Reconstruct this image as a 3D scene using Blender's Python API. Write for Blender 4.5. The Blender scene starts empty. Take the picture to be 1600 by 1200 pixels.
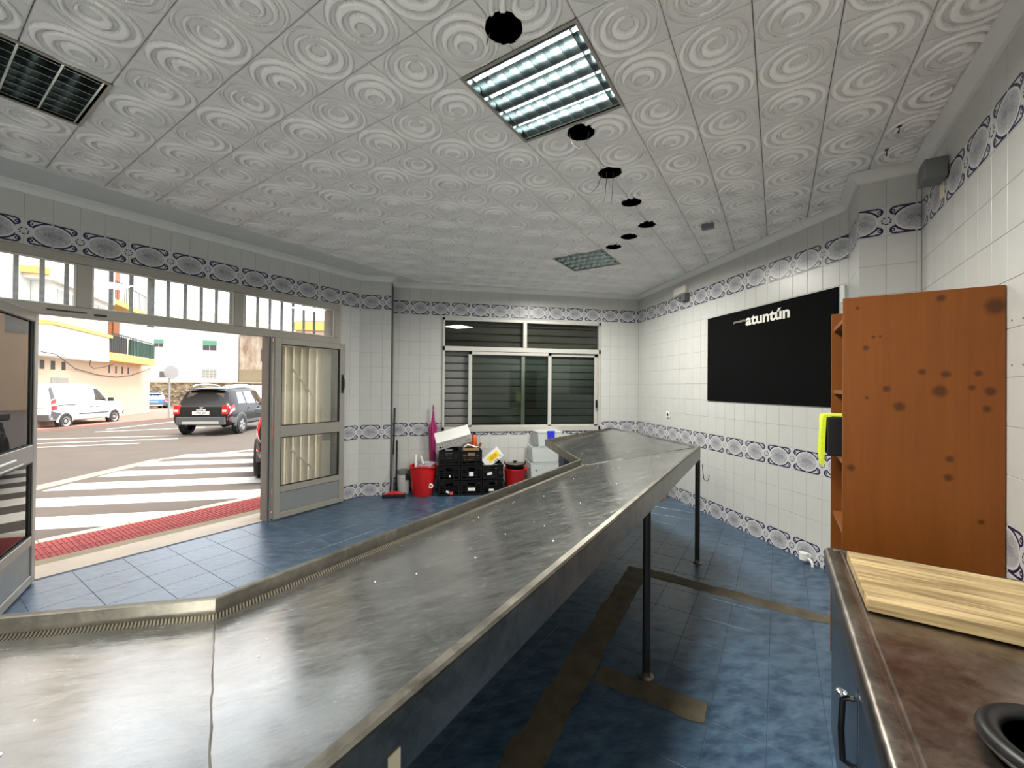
import bpy, bmesh, math, random
from mathutils import Vector, Matrix
random.seed(7)
R = math.radians
scene = bpy.context.scene
col = scene.collection

# ------------------------------------------------------------------ camera
F_PX, PITCH, YAW, ROLL, CAM_H = 640.27, .006383, .182625, .008888, 1.5244
cam_data = bpy.data.cameras.new('camera'); cam_data.sensor_width = 36; cam_data.lens = 36 * F_PX / 1600
cam_data.clip_start = .02; cam_data.clip_end = 300
cam = bpy.data.objects.new('camera', cam_data); col.objects.link(cam); scene.camera = cam
_r0 = Vector((math.cos(YAW), -math.sin(YAW), 0)); _f0 = Vector((math.sin(YAW), math.cos(YAW), 0)); _z = Vector((0, 0, 1))
FWD = _f0 * math.cos(PITCH) + _z * math.sin(PITCH); _up = -_f0 * math.sin(PITCH) + _z * math.cos(PITCH)
RGT = _r0 * math.cos(ROLL) + _up * math.sin(ROLL); UPV = -_r0 * math.sin(ROLL) + _up * math.cos(ROLL)
_m = Matrix((RGT, UPV, -FWD)).transposed().to_4x4(); _m.translation = (0, 0, CAM_H); cam.matrix_world = _m

# ------------------------------------------------------------------ world, sun, exposure
world = bpy.data.worlds.new('overcast_sky'); scene.world = world; world.use_nodes = True
wn = world.node_tree.nodes; wl = world.node_tree.links
SKY_STRENGTH = 1.85
wn['Background'].inputs['Color'].default_value = (.90, .95, 1.0, 1); wn['Background'].inputs['Strength'].default_value = SKY_STRENGTH
sun_d = bpy.data.lights.new('sun', 'SUN'); sun_d.energy = 5.0; sun_d.angle = R(28); sun_d.color = (1, .93, .84)
sun = bpy.data.objects.new('sun', sun_d); col.objects.link(sun); sun.rotation_euler = (R(22), 0, R(75))
LAMP_W = 44
scene.view_settings.view_transform = 'Standard'; scene.view_settings.look = 'None'
scene.view_settings.exposure = 1.15; scene.view_settings.gamma = 1; scene.view_settings.use_curve_mapping = False
scene.cycles.use_denoising = True
scene.cycles.max_bounces = 10; scene.cycles.diffuse_bounces = 6; scene.cycles.glossy_bounces = 5; scene.cycles.transparent_max_bounces = 16
scene.cycles.sample_clamp_indirect = 6; scene.cycles.caustics_reflective = True; scene.cycles.caustics_refractive = False

# ------------------------------------------------------------------ frames
TH = R(43.4); ROTB = R(46.6)                     # the shop-front frame: s along the door wall, n towards the street
DV = Vector((math.sin(TH), math.cos(TH))); NV = Vector((-math.cos(TH), math.sin(TH)))
def SN(s, n, z=0.0): return Vector((DV.x * s + NV.x * n, DV.y * s + NV.y * n, z))
def to_sn(x, y): return (DV.x * x + DV.y * y, NV.x * x + NV.y * y)
def pix(P):
    d = Vector(P) - Vector((0, 0, CAM_H)); y = d.dot(FWD)
    if y < .05: return None
    return (800 + F_PX * d.dot(RGT) / y, 600 - F_PX * d.dot(UPV) / y, y)

# ------------------------------------------------------------------ node helpers
class E:
    def __init__(s, nt, sock): s.nt = nt; s.k = sock
    def op(s, o, b=None, c=None):
        n = s.nt.nodes.new('ShaderNodeMath'); n.operation = o
        for i, x in enumerate((s, b, c)):
            if x is None: continue
            if isinstance(x, E): s.nt.links.new(x.k, n.inputs[i])
            else: n.inputs[i].default_value = x
        return E(s.nt, n.outputs[0])
    def __add__(s, b): return s.op('ADD', b)
    def __sub__(s, b): return s.op('SUBTRACT', b)
    def __mul__(s, b): return s.op('MULTIPLY', b)
    def __truediv__(s, b): return s.op('DIVIDE', b)
    def gt(s, b): return s.op('GREATER_THAN', b)
    def lt(s, b): return s.op('LESS_THAN', b)
    def mn(s, b): return s.op('MINIMUM', b)
    def mx(s, b): return s.op('MAXIMUM', b)
    def abs(s): return s.op('ABSOLUTE')
    def sq(s): return s.op('MULTIPLY', s)
    def sqrt(s): return s.op('SQRT')
    def clamp(s):
        n = s.nt.nodes.new('ShaderNodeClamp'); s.nt.links.new(s.k, n.inputs[0]); return E(s.nt, n.outputs[0])

class Mat:
    """a principled material with small helpers"""
    def __init__(s, name):
        s.m = bpy.data.materials.new(name); s.m.use_nodes = True; s.nt = s.m.node_tree
        s.b = s.nt.nodes['Principled BSDF']
    def set(s, **k):
        for a, v in k.items():
            i = s.b.inputs[a.replace('_', ' ')]
            i.default_value = (*v, 1) if isinstance(v, tuple) and len(v) == 3 else v
        return s
    def node(s, t, **k):
        n = s.nt.nodes.new(t)
        for a, v in k.items(): setattr(n, a, v)
        return n
    def link(s, a, b): s.nt.links.new(a.k if isinstance(a, E) else a, b)
    def coord(s, kind='Object'):
        if kind == 'Position': return s.node('ShaderNodeNewGeometry').outputs['Position']
        return s.node('ShaderNodeTexCoord').outputs[kind]
    def mapped(s, sock, scale=(1, 1, 1), rot=(0, 0, 0)):
        n = s.node('ShaderNodeMapping'); s.link(sock, n.inputs[0]); n.inputs['Scale'].default_value = scale; n.inputs['Rotation'].default_value = rot
        return n.outputs[0]
    def noise(s, sock, scale, detail=3, rough=.55, dist=0):
        n = s.node('ShaderNodeTexNoise'); s.link(sock, n.inputs['Vector']); n.inputs['Scale'].default_value = scale
        n.inputs['Detail'].default_value = detail; n.inputs['Roughness'].default_value = rough; n.inputs['Distortion'].default_value = dist
        return E(s.nt, n.outputs['Fac'])
    def ramp(s, fac, stops):
        n = s.node('ShaderNodeValToRGB'); s.link(fac, n.inputs[0]); e = n.color_ramp.elements
        e[1].position = stops[-1][0]; e[1].color = (*stops[-1][1], 1); e[0].position = stops[0][0]; e[0].color = (*stops[0][1], 1)
        for p, c in stops[1:-1]: q = e.new(p); q.color = (*c, 1)
        return n.outputs[0]
    def mix(s, fac, a, b):
        n = s.node('ShaderNodeMix', data_type='RGBA')
        for i, x in ((0, fac), (6, a), (7, b)):
            if isinstance(x, E): s.link(x, n.inputs[i])
            elif isinstance(x, (tuple, float, int)): n.inputs[i].default_value = (*x, 1) if isinstance(x, tuple) else x
            else: s.nt.links.new(x, n.inputs[i])
        return n.outputs[2]
    def rng(s, fac, a, b, c, d):
        n = s.node('ShaderNodeMapRange'); s.link(fac, n.inputs[0])
        for i, x in enumerate((a, b, c, d)): n.inputs[i + 1].default_value = x
        return E(s.nt, n.outputs[0])
    def color(s, sock): s.nt.links.new(sock, s.b.inputs['Base Color']); return s
    def roughness(s, e): s.link(e, s.b.inputs['Roughness']); return s
    def bump(s, e, strength=.3, dist=.002):
        n = s.node('ShaderNodeBump'); s.link(e, n.inputs['Height']); n.inputs['Strength'].default_value = strength; n.inputs['Distance'].default_value = dist
        s.nt.links.new(n.outputs[0], s.b.inputs['Normal']); return s

M = {}
def plain(name, c, rough=.5, metal=0, var=.06, vscale=6, bump=0, bscale=60, **k):
    a = Mat(name); a.set(Base_Color=c, Roughness=rough, Metallic=metal, **k)
    co = a.coord('Object')
    if var:
        f = a.noise(co, vscale, 4)
        a.color(a.mix(f, tuple(max(0, x * (1 - var * 2)) for x in c), tuple(min(1, x * (1 + var)) for x in c)))
    if bump: a.bump(a.noise(co, bscale, 3), .4, bump)
    M[name] = a.m; return a

def glass(name, tint=(1, 1, 1), fac=.09, rough=.0):
    m = bpy.data.materials.new(name); m.use_nodes = True; nt = m.node_tree; nt.nodes.clear()
    out = nt.nodes.new('ShaderNodeOutputMaterial'); mx = nt.nodes.new('ShaderNodeMixShader'); t = nt.nodes.new('ShaderNodeBsdfTransparent'); g = nt.nodes.new('ShaderNodeBsdfGlossy')
    fr = nt.nodes.new('ShaderNodeFresnel'); fr.inputs[0].default_value = 1.45; ad = nt.nodes.new('ShaderNodeMath'); ad.operation = 'ADD'; ad.inputs[1].default_value = fac - .04; ad.use_clamp = True
    t.inputs[0].default_value = (*tint, 1); g.inputs['Roughness'].default_value = rough
    nt.links.new(fr.outputs[0], ad.inputs[0]); nt.links.new(ad.outputs[0], mx.inputs[0]); nt.links.new(t.outputs[0], mx.inputs[1]); nt.links.new(g.outputs[0], mx.inputs[2]); nt.links.new(mx.outputs[0], out.inputs[0])
    M[name] = m

# ------------------------------------------------------------------ materials
def make_materials():
    # glazed white wall tile
    a = Mat('wall_tile'); a.set(Roughness=.30, Specular_IOR_Level=.35)
    oi = a.node('ShaderNodeObjectInfo').outputs['Random']
    n1 = a.noise(a.coord('Position'), 9, 4)
    c = a.mix(n1, (.485, .49, .475), (.56, .56, .535)); c = a.mix(E(a.nt, oi) * .25, c, (.485, .505, .50)); a.color(c)
    M['wall_tile'] = a.m
    # decorated border tile, print from the uv map (metres along the border, metres from its middle)
    a = Mat('border_tile'); a.set(Roughness=.30, Specular_IOR_Level=.35)
    uvn = a.coord('UV'); sp = a.node('ShaderNodeSeparateXYZ'); a.link(uvn, sp.inputs[0]); U = E(a.nt, sp.outputs[0]); V = E(a.nt, sp.outputs[1])
    u = U.op('MODULO', .3); up = u.mn(u * -1 + .3); um = up * -1 + .15; v = V.abs()
    e = ((um / .110).sq() + (v / .084).sq()).sqrt()
    tip = ((up - .043).sq() + (v - .065).sq()).sqrt() * -1 + .028
    f = ((e - 1) * .085).mn(v * -1 + .095).mn((up - .043).mx(tip))
    inleaf = f.gt(0); outline = inleaf * f.lt(.0105) * um.gt(.005)
    r2 = ((up - .034).sq() + (v - .064).sq()).sqrt(); curl = (r2 - .0085).abs().lt(.0036)
    r3 = ((up - .058).sq() + (v - .073).sq()).sqrt(); curl = curl * inleaf
    rr = (up.sq() + V.sq()).sqrt(); th = V.op('ARCTAN2', up)
    ring = (rr - .0235).abs().lt(.0042) * (th * 8).op('SINE').gt(-.45)
    star = rr.lt(.019) * (th * 8).op('COSINE').gt(.35) * .3
    nz = a.noise(uvn, 210, 2, .6); nb = a.noise(uvn, 34, 2)
    den = a.rng(e, .35, .98, .62, .0); stip = (nz * 1.0 + nb * .35 - .62 + den * .24).gt(.13) * e.lt(.9)
    dens2 = stip * .55 + e.lt(.86) * .22
    fig = (a.noise(uvn, 130, 2, .7).gt(.53)) * (V - .004).abs().lt(.013) * um.lt(.052) * um.gt(.004)
    outring = (e - .955).abs().lt(.03)
    navy = outline.mx(curl).mx(ring)
    c = a.mix(a.noise(a.coord('Position'), 14, 3), (.50, .505, .51), (.58, .585, .585))
    c = a.mix(outring * .7, c, (.62, .62, .62)); c = a.mix(star, c, (.2, .22, .38)); c = a.mix(dens2, c, (.21, .215, .25)); c = a.mix(fig * .9, c, (.07, .07, .14)); c = a.mix(navy, c, (.012, .012, .055))
    a.color(c); M['border_tile'] = a.m
    plain('grout', (.34, .34, .325), .9, var=.05)
    plain('floor_grout', (.05, .065, .09), .9, var=.05)
    plain('plaster', (.78, .78, .76), .8, var=.05)
    plain('cornice', (.70, .70, .675), .6, var=.04)
    a = plain('ceiling_tile', (.93, .915, .89), .75, var=.03, vscale=3)
    at = a.node('ShaderNodeAttribute'); at.attribute_name = 'pebble'; n = a.noise(a.coord('Object'), 330, 2) * E(a.nt, at.outputs['Fac']); a.bump(n + a.noise(a.coord('Object'), 500, 2) * .12, 1.0, .006)
    plain('plenum', (.02, .02, .02), .9, var=0)
    # blue floor tile
    a = Mat('floor_tile'); a.set(Roughness=.22, Specular_IOR_Level=.5)
    po = a.coord('Position'); oi = E(a.nt, a.node('ShaderNodeObjectInfo').outputs['Random'])
    n1 = a.noise(a.mapped(po, (1, 2.2, 1), (0, 0, .5)), 9, 2, .45); n2 = a.noise(po, 2.0, 1); n3 = a.noise(a.mapped(po, (1, 2.5, 1), (0, 0, -.4)), 26, 2, .5)
    f = a.rng(n1 * .55 + n2 * .20 + n3 * .25 + oi * .03, .36, .66, 0, 1)
    a.color(a.mix(f, (.014, .036, .070), (.072, .122, .185))); a.roughness(a.rng(n1, .2, .8, .29, .36)); M['floor_tile'] = a.m
    a = plain('mortar', (.11, .09, .058), .85, var=.45, vscale=9, bump=.003, bscale=90)
    # brushed, worn stainless steel
    def steel(name, base, r0, r1, streak=(1, 1, 1), rot=0, metal=1.0, bmp=.10):
        a = Mat(name); a.set(Metallic=metal); po = a.coord('Position'); mp = a.mapped(po, streak, (0, 0, rot))
        n1 = a.noise(mp, 5, 7, .68, 1.6); n2 = a.noise(po, 2.2, 4, .6, .8); n3 = a.noise(mp, 42, 4, .7, .6)
        cf = a.rng(n1 * .45 + n2 * .30 + n3 * .25, .34, .66, 0, 1); a.color(a.mix(cf, tuple(x * .45 for x in base), tuple(min(1, x * 1.25) for x in base)))
        a.roughness(a.rng(n1 * .55 + n3 * .45, .25, .75, r0, r1)); a.bump(n1 * .8 + n3 * .12, bmp, .004); M[name] = a.m
    steel('steel', (.33, .335, .33), .08, .34, (1, 2.6, 1), -ROTB, .90, .06)
    steel('steel_trim', (.25, .235, .20), .25, .45, metal=.9)
    steel('steel_skirt', (.33, .33, .31), .30, .5)
    steel('worktop_steel', (.38, .33, .295), .24, .42)
    steel('fridge_steel', (.22, .27, .33), .25, .4)
    a = Mat('drain_grid'); a.set(Metallic=.8, Roughness=.45); sp = a.node('ShaderNodeSeparateXYZ'); a.link(a.coord('UV'), sp.inputs[0])
    st = (E(a.nt, sp.outputs[0]) * (2 * math.pi / .0095)).op('SINE').gt(-.05); a.color(a.mix(st, (.02, .019, .016), (.19, .17, .135))); M['drain_grid'] = a.m
    plain('dark_pipe', (.06, .06, .058), .35, .7, var=.1)
    plain('alu_frame', (.31, .29, .255), .45, .15, var=.06)
    plain('alu_dark', (.20, .20, .195), .5, .2, var=.1)
    plain('alu_window', (.50, .49, .46), .4, .2, var=.05)
    plain('door_panel', (.22, .235, .235), .5, .1, var=.08)
    plain('gasket', (.02, .02, .02), .6, var=0)
    plain('galvanised', (.70, .73, .78), .5, .1, var=.25, vscale=30)
    plain('gate_cream', (.85, .80, .68), .55, var=.05)
    plain('shutter_slat', (.17, .172, .165), .55, .15, var=.1)
    plain('shutter_tan', (.30, .20, .13), .6, .1, var=.12)
    plain('shutter_brown', (.10, .082, .07), .6, .1, var=.12)
    glass('glass', (.97, .985, .98), .06); glass('window_glass', (.80, .84, .82), .035); glass('car_glass', (.20, .24, .25), .25); glass('clear_plastic', (.78, .82, .84), .16, .25)
    def milky(name, c, a_):
        m = bpy.data.materials.new(name); m.use_nodes = True; nt = m.node_tree; b = nt.nodes['Principled BSDF']; b.inputs['Base Color'].default_value = (*c, 1); b.inputs['Roughness'].default_value = .35
        mx = nt.nodes.new('ShaderNodeMixShader'); tr = nt.nodes.new('ShaderNodeBsdfTransparent'); mx.inputs[0].default_value = a_
        nt.links.new(tr.outputs[0], mx.inputs[1]); nt.links.new(b.outputs[0], mx.inputs[2]); nt.links.new(mx.outputs[0], nt.nodes['Material Output'].inputs[0]); M[name] = m
    milky('milky_plastic', (.70, .74, .73), .62)
    # wood
    def wood(name, lo, hi, knots=True, sc=1.0, rough=.42, axis=2):
        a = Mat(name); a.set(Roughness=rough, Specular_IOR_Level=.25); co = a.coord('Object')
        s3 = [26 * sc] * 3; s3[axis] = 1.6 * sc
        n1 = a.noise(a.mapped(co, tuple(s3)), 1, 5, .6, .6); n2 = a.noise(co, 3, 3)
        c = a.mix(a.rng(n1 * .75 + n2 * .25, .36, .62, 0, 1) if axis == 1 else n1 * .75 + n2 * .25, lo, hi)
        if knots:
            sp = a.node('ShaderNodeSeparateXYZ'); a.link(co, sp.inputs[0]); Y = E(a.nt, sp.outputs[1]); Z = E(a.nt, sp.outputs[2]); wob = a.noise(co, 55, 2) * .5 - .25; k = None
            for (ky, kz, kr) in knots:
                q = (((Y - ky) / kr).sq() + ((Z - kz) / (kr * 1.05)).sq()).sqrt() + wob; m_ = a.rng(q, .55, 1.25, 1, 0); k = m_ if k is None else k.mx(m_)
            c = a.mix(k * .66, c, tuple(x * .14 for x in lo))
        a.color(c); a.bump(n1, .08, .002); M[name] = a.m
    KN = [(.191, 1.929, .016), (.029, 1.878, .035), (.442, 1.722, .013), (.416, 1.771, .007), (.391, 1.773, .006), (.25, 1.606, .014), (.175, 1.595, .016), (.078, 1.597, .013), (.195, 1.521, .026), (.326, 1.449, .022), (.043, 1.523, .018), (.053, 1.448, .014), (.368, 1.529, .015), (.474, 1.913, .008), (.097, 1.538, .012), (.439, 1.487, .008), (.495, 1.151, .016), (.163, 1.227, .015), (.167, 1.146, .016), (.069, .97, .011), (.30, .42, .02), (.12, .66, .017)]
    wood('pine_stained', (.115, .031, .0035), (.215, .066, .009), KN)
    wood('shelf_wood', (.15, .047, .010), (.24, .085, .02), False)
    wood('board_wood', (.15, .10, .045), (.46, .35, .185), False, 1.6, .6, 1)
    wood('scrap_wood', (.30, .19, .09), (.45, .30, .15), False)
    plain('black_board', (.003, .003, .0035), .85, var=.2, Specular_IOR_Level=.08)
    plain('white_letter', (.78, .76, .70), .5, var=.05)
    plain('grey_letter', (.36, .35, .32), .5, var=0)
    plain('black_plastic', (.005, .005, .006), .42, var=.2, Specular_IOR_Level=.35)
    plain('crate_plastic', (.004, .004, .0045), .5, var=.2, Specular_IOR_Level=.25)
    plain('red_plastic', (.62, .014, .014), .34, var=.12, vscale=4)
    plain('white_plastic', (.78, .78, .76), .4, var=.04)
    plain('cream_plastic', (.68, .62, .46), .45, var=.05)
    plain('grey_plastic', (.13, .135, .14), .5, var=.1)
    plain('pale_plastic', (.60, .64, .62), .35, var=.05)
    plain('pink_cloth', (.36, .02, .14), .6, var=.2, vscale=14, bump=.004, bscale=30)
    plain('lime_cloth', (.62, .74, .03), .9, var=.12, vscale=60, bump=.004, bscale=300)
    plain('blue_plastic', (.02, .03, .55), .4, var=.1)
    plain('navy_plastic', (.012, .018, .05), .5, var=.1)
    plain('cardboard', (.32, .21, .10), .85, var=.12)
    plain('yellow_print', (.86, .66, .02), .5, var=.05)
    plain('orange_print', (.55, .26, .01), .5, var=.0)
    plain('orange_plastic', (.70, .10, .03), .35, var=.05)
    plain('paper', (.80, .80, .78), .7, var=.03)
    plain('red_paper', (.6, .08, .07), .7, var=.03)
    plain('green_leaf', (.10, .22, .10), .6, var=.2)
    plain('chrome', (.75, .75, .75), .12, 1.0, var=0)
    plain('wire', (.06, .05, .045), .5, var=0)
    plain('rust', (.09, .055, .04), .7, .3, var=.3, vscale=80)
    plain('mirror_louvre', (.40, .45, .45), .20, 1.0, var=0)
    def emit(name, c, s):
        m = bpy.data.materials.new(name); m.use_nodes = True; b = m.node_tree.nodes['Principled BSDF']; b.inputs['Base Color'].default_value = (*c, 1)
        b.inputs['Emission Color'].default_value = (*c, 1); b.inputs['Emission Strength'].default_value = s; M[name] = m
    emit('tube_lit', (.93, 1, .98), 2.6)
    plain('tube_off', (.82, .84, .84), .3, var=0)
    # outside
    a = plain('asphalt', (.068, .053, .042), .9, var=.16, vscale=1.3, bump=.004, bscale=140)
    a = Mat('asphalt2'); 
    plain('road_paint', (.50, .48, .43), .8, var=.10, vscale=7)
    plain('gutter', (.19, .165, .14), .9, var=.1)
    plain('tactile_red', (.22, .026, .023), .8, var=.14, vscale=12)
    plain('kerb', (.42, .36, .27), .85, var=.08)
    plain('sill_stone', (.40, .32, .235), .55, var=.10, vscale=5)
    plain('olive_stone', (.22, .18, .11), .8, var=.1)
    plain('pink_pavement', (.24, .13, .105), .9, var=.1)
    plain('facade_brown', (.33, .24, .175), .9, var=.15, vscale=.6)
    plain('facade_cream', (.56, .42, .30), .9, var=.05, vscale=.6)
    plain('facade_white', (.74, .72, .68), .9, var=.03, vscale=.5)
    plain('facade_yellow', (.62, .40, .11), .85, var=.06)
    a = Mat('old_render'); a.set(Roughness=.95); po = a.coord('Position'); nn = a.noise(a.mapped(po, (1, 1, .35)), 1.6, 6, .65)
    a.color(a.ramp(nn, [(.35, (.19, .125, .08)), (.52, (.33, .26, .19)), (.66, (.45, .39, .31))])); M['old_render'] = a.m
    a = Mat('rubble_stone'); a.set(Roughness=.95); po = a.coord('Position'); vo = a.node('ShaderNodeTexVoronoi'); a.link(a.mapped(po, (1, 1, 1.5)), vo.inputs['Vector']); vo.inputs['Scale'].default_value = 3.2
    nn = a.noise(po, 4, 5, .7); sc = a.node('ShaderNodeSeparateColor'); a.link(vo.outputs['Color'], sc.inputs[0])
    a.color(a.ramp(nn * .6 + E(a.nt, sc.outputs[0]) * .4, [(.28, (.09, .06, .032)), (.5, (.22, .155, .09)), (.72, (.36, .28, .17))])); a.bump(E(a.nt, vo.outputs['Distance']), .7, .08); M['rubble_stone'] = a.m
    plain('shutter_orange', (.34, .10, .022), .6, var=.15, vscale=2)
    plain('shutter_green', (.10, .26, .16), .6, var=.08)
    plain('roof_tile', (.32, .14, .08), .85, var=.15)
    plain('dark_opening', (.05, .045, .04), .6, var=.1)
    plain('iron', (.025, .03, .03), .5, .3, var=.05)
    plain('railing_reed', (.06, .15, .10), .8, var=.4, vscale=9)
    plain('window_pane_far', (.34, .33, .29), .25, var=.2, vscale=1.5)
    plain('sign_grey', (.42, .43, .44), .4, .4, var=.1)
    plain('pole_grey', (.30, .30, .29), .5, .3, var=.1)
    def paint(name, c, rough=.25, sp=.5, coat=.5): plain(name, c, rough, var=.0, Coat_Weight=coat, Coat_Roughness=.06, Specular_IOR_Level=sp)
    paint('paint_white', (.80, .80, .80)); paint('paint_black', (.010, .010, .010), .3, .25, .15); paint('paint_dark', (.018, .018, .02), .3, .25, .15); paint('paint_blue', (.02, .11, .26))
    plain('car_plastic', (.085, .09, .095), .55, var=.05)
    plain('tyre', (.022, .021, .020), .8, var=.1)
    plain('rim_silver', (.48, .48, .47), .3, .7, var=.05)
    plain('lamp_red', (.55, .01, .012), .2, var=.1); plain('lamp_clear', (.72, .66, .64), .2, var=.05)
    plain('skid_silver', (.46, .45, .43), .4, .4, var=.05); plain('plate_white', (.76, .76, .74), .5, var=.02); plain('plate_ink', (.03, .03, .04), .5, var=0)
make_materials()

# ------------------------------------------------------------------ mesh builder
class MB:
    def __init__(s): s.v = []; s.f = []; s.m = []; s.uv = []
    def add(s, vs, fs, mi=0, uvs=None):
        o = len(s.v); s.v += [tuple(x) for x in vs]
        for i, f in enumerate(fs): s.f.append(tuple(o + k for k in f)); s.m.append(mi); s.uv.append(uvs[i] if uvs else None)
        return s
    def box(s, x0, x1, y0, y1, z0, z1, mi=0):
        return s.add([(x0, y0, z0), (x1, y0, z0), (x1, y1, z0), (x0, y1, z0), (x0, y0, z1), (x1, y0, z1), (x1, y1, z1), (x0, y1, z1)],
                     [(0, 3, 2, 1), (4, 5, 6, 7), (0, 1, 5, 4), (1, 2, 6, 5), (2, 3, 7, 6), (3, 0, 4, 7)], mi)
    def obox(s, c, ax, ay, az, mi=0):      # oriented box: centre and three half axes
        c = Vector(c); ax = Vector(ax); ay = Vector(ay); az = Vector(az)
        v = [c + ax * i + ay * j + az * k for k in (-1, 1) for (i, j) in ((-1, -1), (1, -1), (1, 1), (-1, 1))]
        return s.add(v, [(0, 3, 2, 1), (4, 5, 6, 7), (0, 1, 5, 4), (1, 2, 6, 5), (2, 3, 7, 6), (3, 0, 4, 7)], mi)
    def prism(s, poly, z0, z1, mi=0):
        n = len(poly); return s.add([(x, y, z0) for x, y in poly] + [(x, y, z1) for x, y in poly],
                                    [tuple(range(n - 1, -1, -1)), tuple(range(n, 2 * n))] + [(i, (i + 1) % n, n + (i + 1) % n, n + i) for i in range(n)], mi)
    def yprism(s, poly, y0, y1, mi=0):     # polygon in x,z extruded along y
        n = len(poly); return s.add([(x, y0, z) for x, z in poly] + [(x, y1, z) for x, z in poly],
                                    [tuple(range(n)), tuple(range(2 * n - 1, n - 1, -1))] + [(i, n + i, n + (i + 1) % n, (i + 1) % n) for i in range(n)], mi)
    def tube(s, pts, r, n=8, mi=0, closed=False, caps=True):
        pts = [Vector(p) for p in pts]; N = len(pts); vs = []; fs = []; up = None
        for i, p in enumerate(pts):
            if closed: t = pts[(i + 1) % N] - pts[i - 1]
            else: t = pts[min(i + 1, N - 1)] - pts[max(i - 1, 0)]
            t.normalize()
            if up is None: up = Vector((0, 0, 1)) if abs(t.z) < .9 else Vector((1, 0, 0))
            a = t.cross(up); a.normalize(); b = a.cross(t); up = b
            rr = r[i] if isinstance(r, (list, tuple)) else r
            for k in range(n):
                q = 2 * math.pi * k / n; vs.append(p + a * math.cos(q) * rr + b * math.sin(q) * rr)
        for i in range(N if closed else N - 1):
            j = (i + 1) % N
            for k in range(n): fs.append((i * n + k, i * n + (k + 1) % n, j * n + (k + 1) % n, j * n + k))
        if caps and not closed: fs.append(tuple(range(n - 1, -1, -1))); fs.append(tuple(range((N - 1) * n, N * n)))
        return s.add(vs, fs, mi)
    def lathe(s, prof, c=(0, 0, 0), n=24, mi=0, axis='z', sx=1, sy=1):
        vs = []; fs = []
        for r, z in prof:
            for k in range(n):
                q = 2 * math.pi * k / n; a, b = r * math.cos(q) * sx, r * math.sin(q) * sy
                vs.append((c[0] + a, c[1] + b, c[2] + z) if axis == 'z' else ((c[0] + z, c[1] + a, c[2] + b) if axis == 'x' else (c[0] + a, c[1] + z, c[2] + b)))
        for i in range(len(prof) - 1):
            for k in range(n): fs.append((i * n + k, i * n + (k + 1) % n, (i + 1) * n + (k + 1) % n, (i + 1) * n + k))
        if prof[0][0] > 1e-4: fs.append(tuple(range(n - 1, -1, -1)))
        if prof[-1][0] > 1e-4: fs.append(tuple(range((len(prof) - 1) * n, len(prof) * n)))
        return s.add(vs, fs, mi)
    def grid(s, rows, mi=0, close=False):
        h = len(rows); w = len(rows[0]); vs = [p for r in rows for p in r]; fs = []
        for i in range(h - 1):
            for j in range(w if close else w - 1): fs.append((i * w + j, i * w + (j + 1) % w, (i + 1) * w + (j + 1) % w, (i + 1) * w + j))
        return s.add(vs, fs, mi)
    def mesh(s, name, mats, bevel=0, smooth=0, seg=2):
        me = bpy.data.meshes.new(name); me.from_pydata(s.v, [], s.f)
        for m in (mats if isinstance(mats, (list, tuple)) else [mats]): me.materials.append(M[m])
        for p, mi in zip(me.polygons, s.m): p.material_index = mi
        if any(u for u in s.uv):
            L = me.uv_layers.new(name='uv')
            for p, u in zip(me.polygons, s.uv):
                if u:
                    for k, li in enumerate(p.loop_indices): L.data[li].uv = u[k]
        bm = bmesh.new(); bm.from_mesh(me); bmesh.ops.recalc_face_normals(bm, faces=bm.faces)
        if bevel: bmesh.ops.bevel(bm, geom=list(bm.edges), offset=bevel, segments=seg, affect='EDGES', profile=.6, clamp_overlap=True)
        bm.to_mesh(me); bm.free()
        if smooth:
            for p in me.polygons: p.use_smooth = True
            me.set_sharp_from_angle(angle=R(smooth))
        me.update(); return me
    def build(s, name, mats, parent=None, loc=(0, 0, 0), rz=0, bevel=0, smooth=0, seg=2):
        return link(name, s.mesh(name, mats, bevel, smooth, seg), parent, loc, rz)

def link(name, me, parent=None, loc=(0, 0, 0), rz=0):
    o = bpy.data.objects.new(name, me); col.objects.link(o); o.location = loc
    o.rotation_euler = rz if isinstance(rz, (tuple, list)) else (0, 0, rz)
    if parent: o.parent = parent
    return o
def tag(o, label, cat, group=None):
    o['label'] = label; o['category'] = cat
    if group: o['group'] = group
    return o
def thing(name, label, cat, loc=(0, 0, 0), rz=0, group=None):
    o = bpy.data.objects.new(name, None); col.objects.link(o); o.location = loc; o.empty_display_size = .1
    o.rotation_euler = rz if isinstance(rz, (tuple, list)) else (0, 0, rz)
    return tag(o, label, cat, group)
def struct(o): o['kind'] = 'structure'; return o
def stuff(o): o['kind'] = 'stuff'; return o
def copy_tree(o, parent=None):
    c = o.copy(); col.objects.link(c); c.parent = parent
    for ch in list(o.children): copy_tree(ch, c)
    return c
def box(x0, x1, y0, y1, z0, z1): return MB().box(x0, x1, y0, y1, z0, z1)
def text_mesh(txt, size, mat, bold=0, sx=1.0, depth=.001, align='LEFT'):
    cu = bpy.data.curves.new('lettering', 'FONT'); cu.body = txt; cu.size = size; cu.offset = bold; cu.extrude = depth; cu.align_x = align; cu.resolution_u = 3
    o = bpy.data.objects.new('lettering', cu); col.objects.link(o); dg = bpy.context.evaluated_depsgraph_get()
    me = bpy.data.meshes.new_from_object(o.evaluated_get(dg)); bpy.data.objects.remove(o)
    for v in me.vertices: v.co.x *= sx
    me.materials.clear(); me.materials.append(M[mat]); return me

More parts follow.
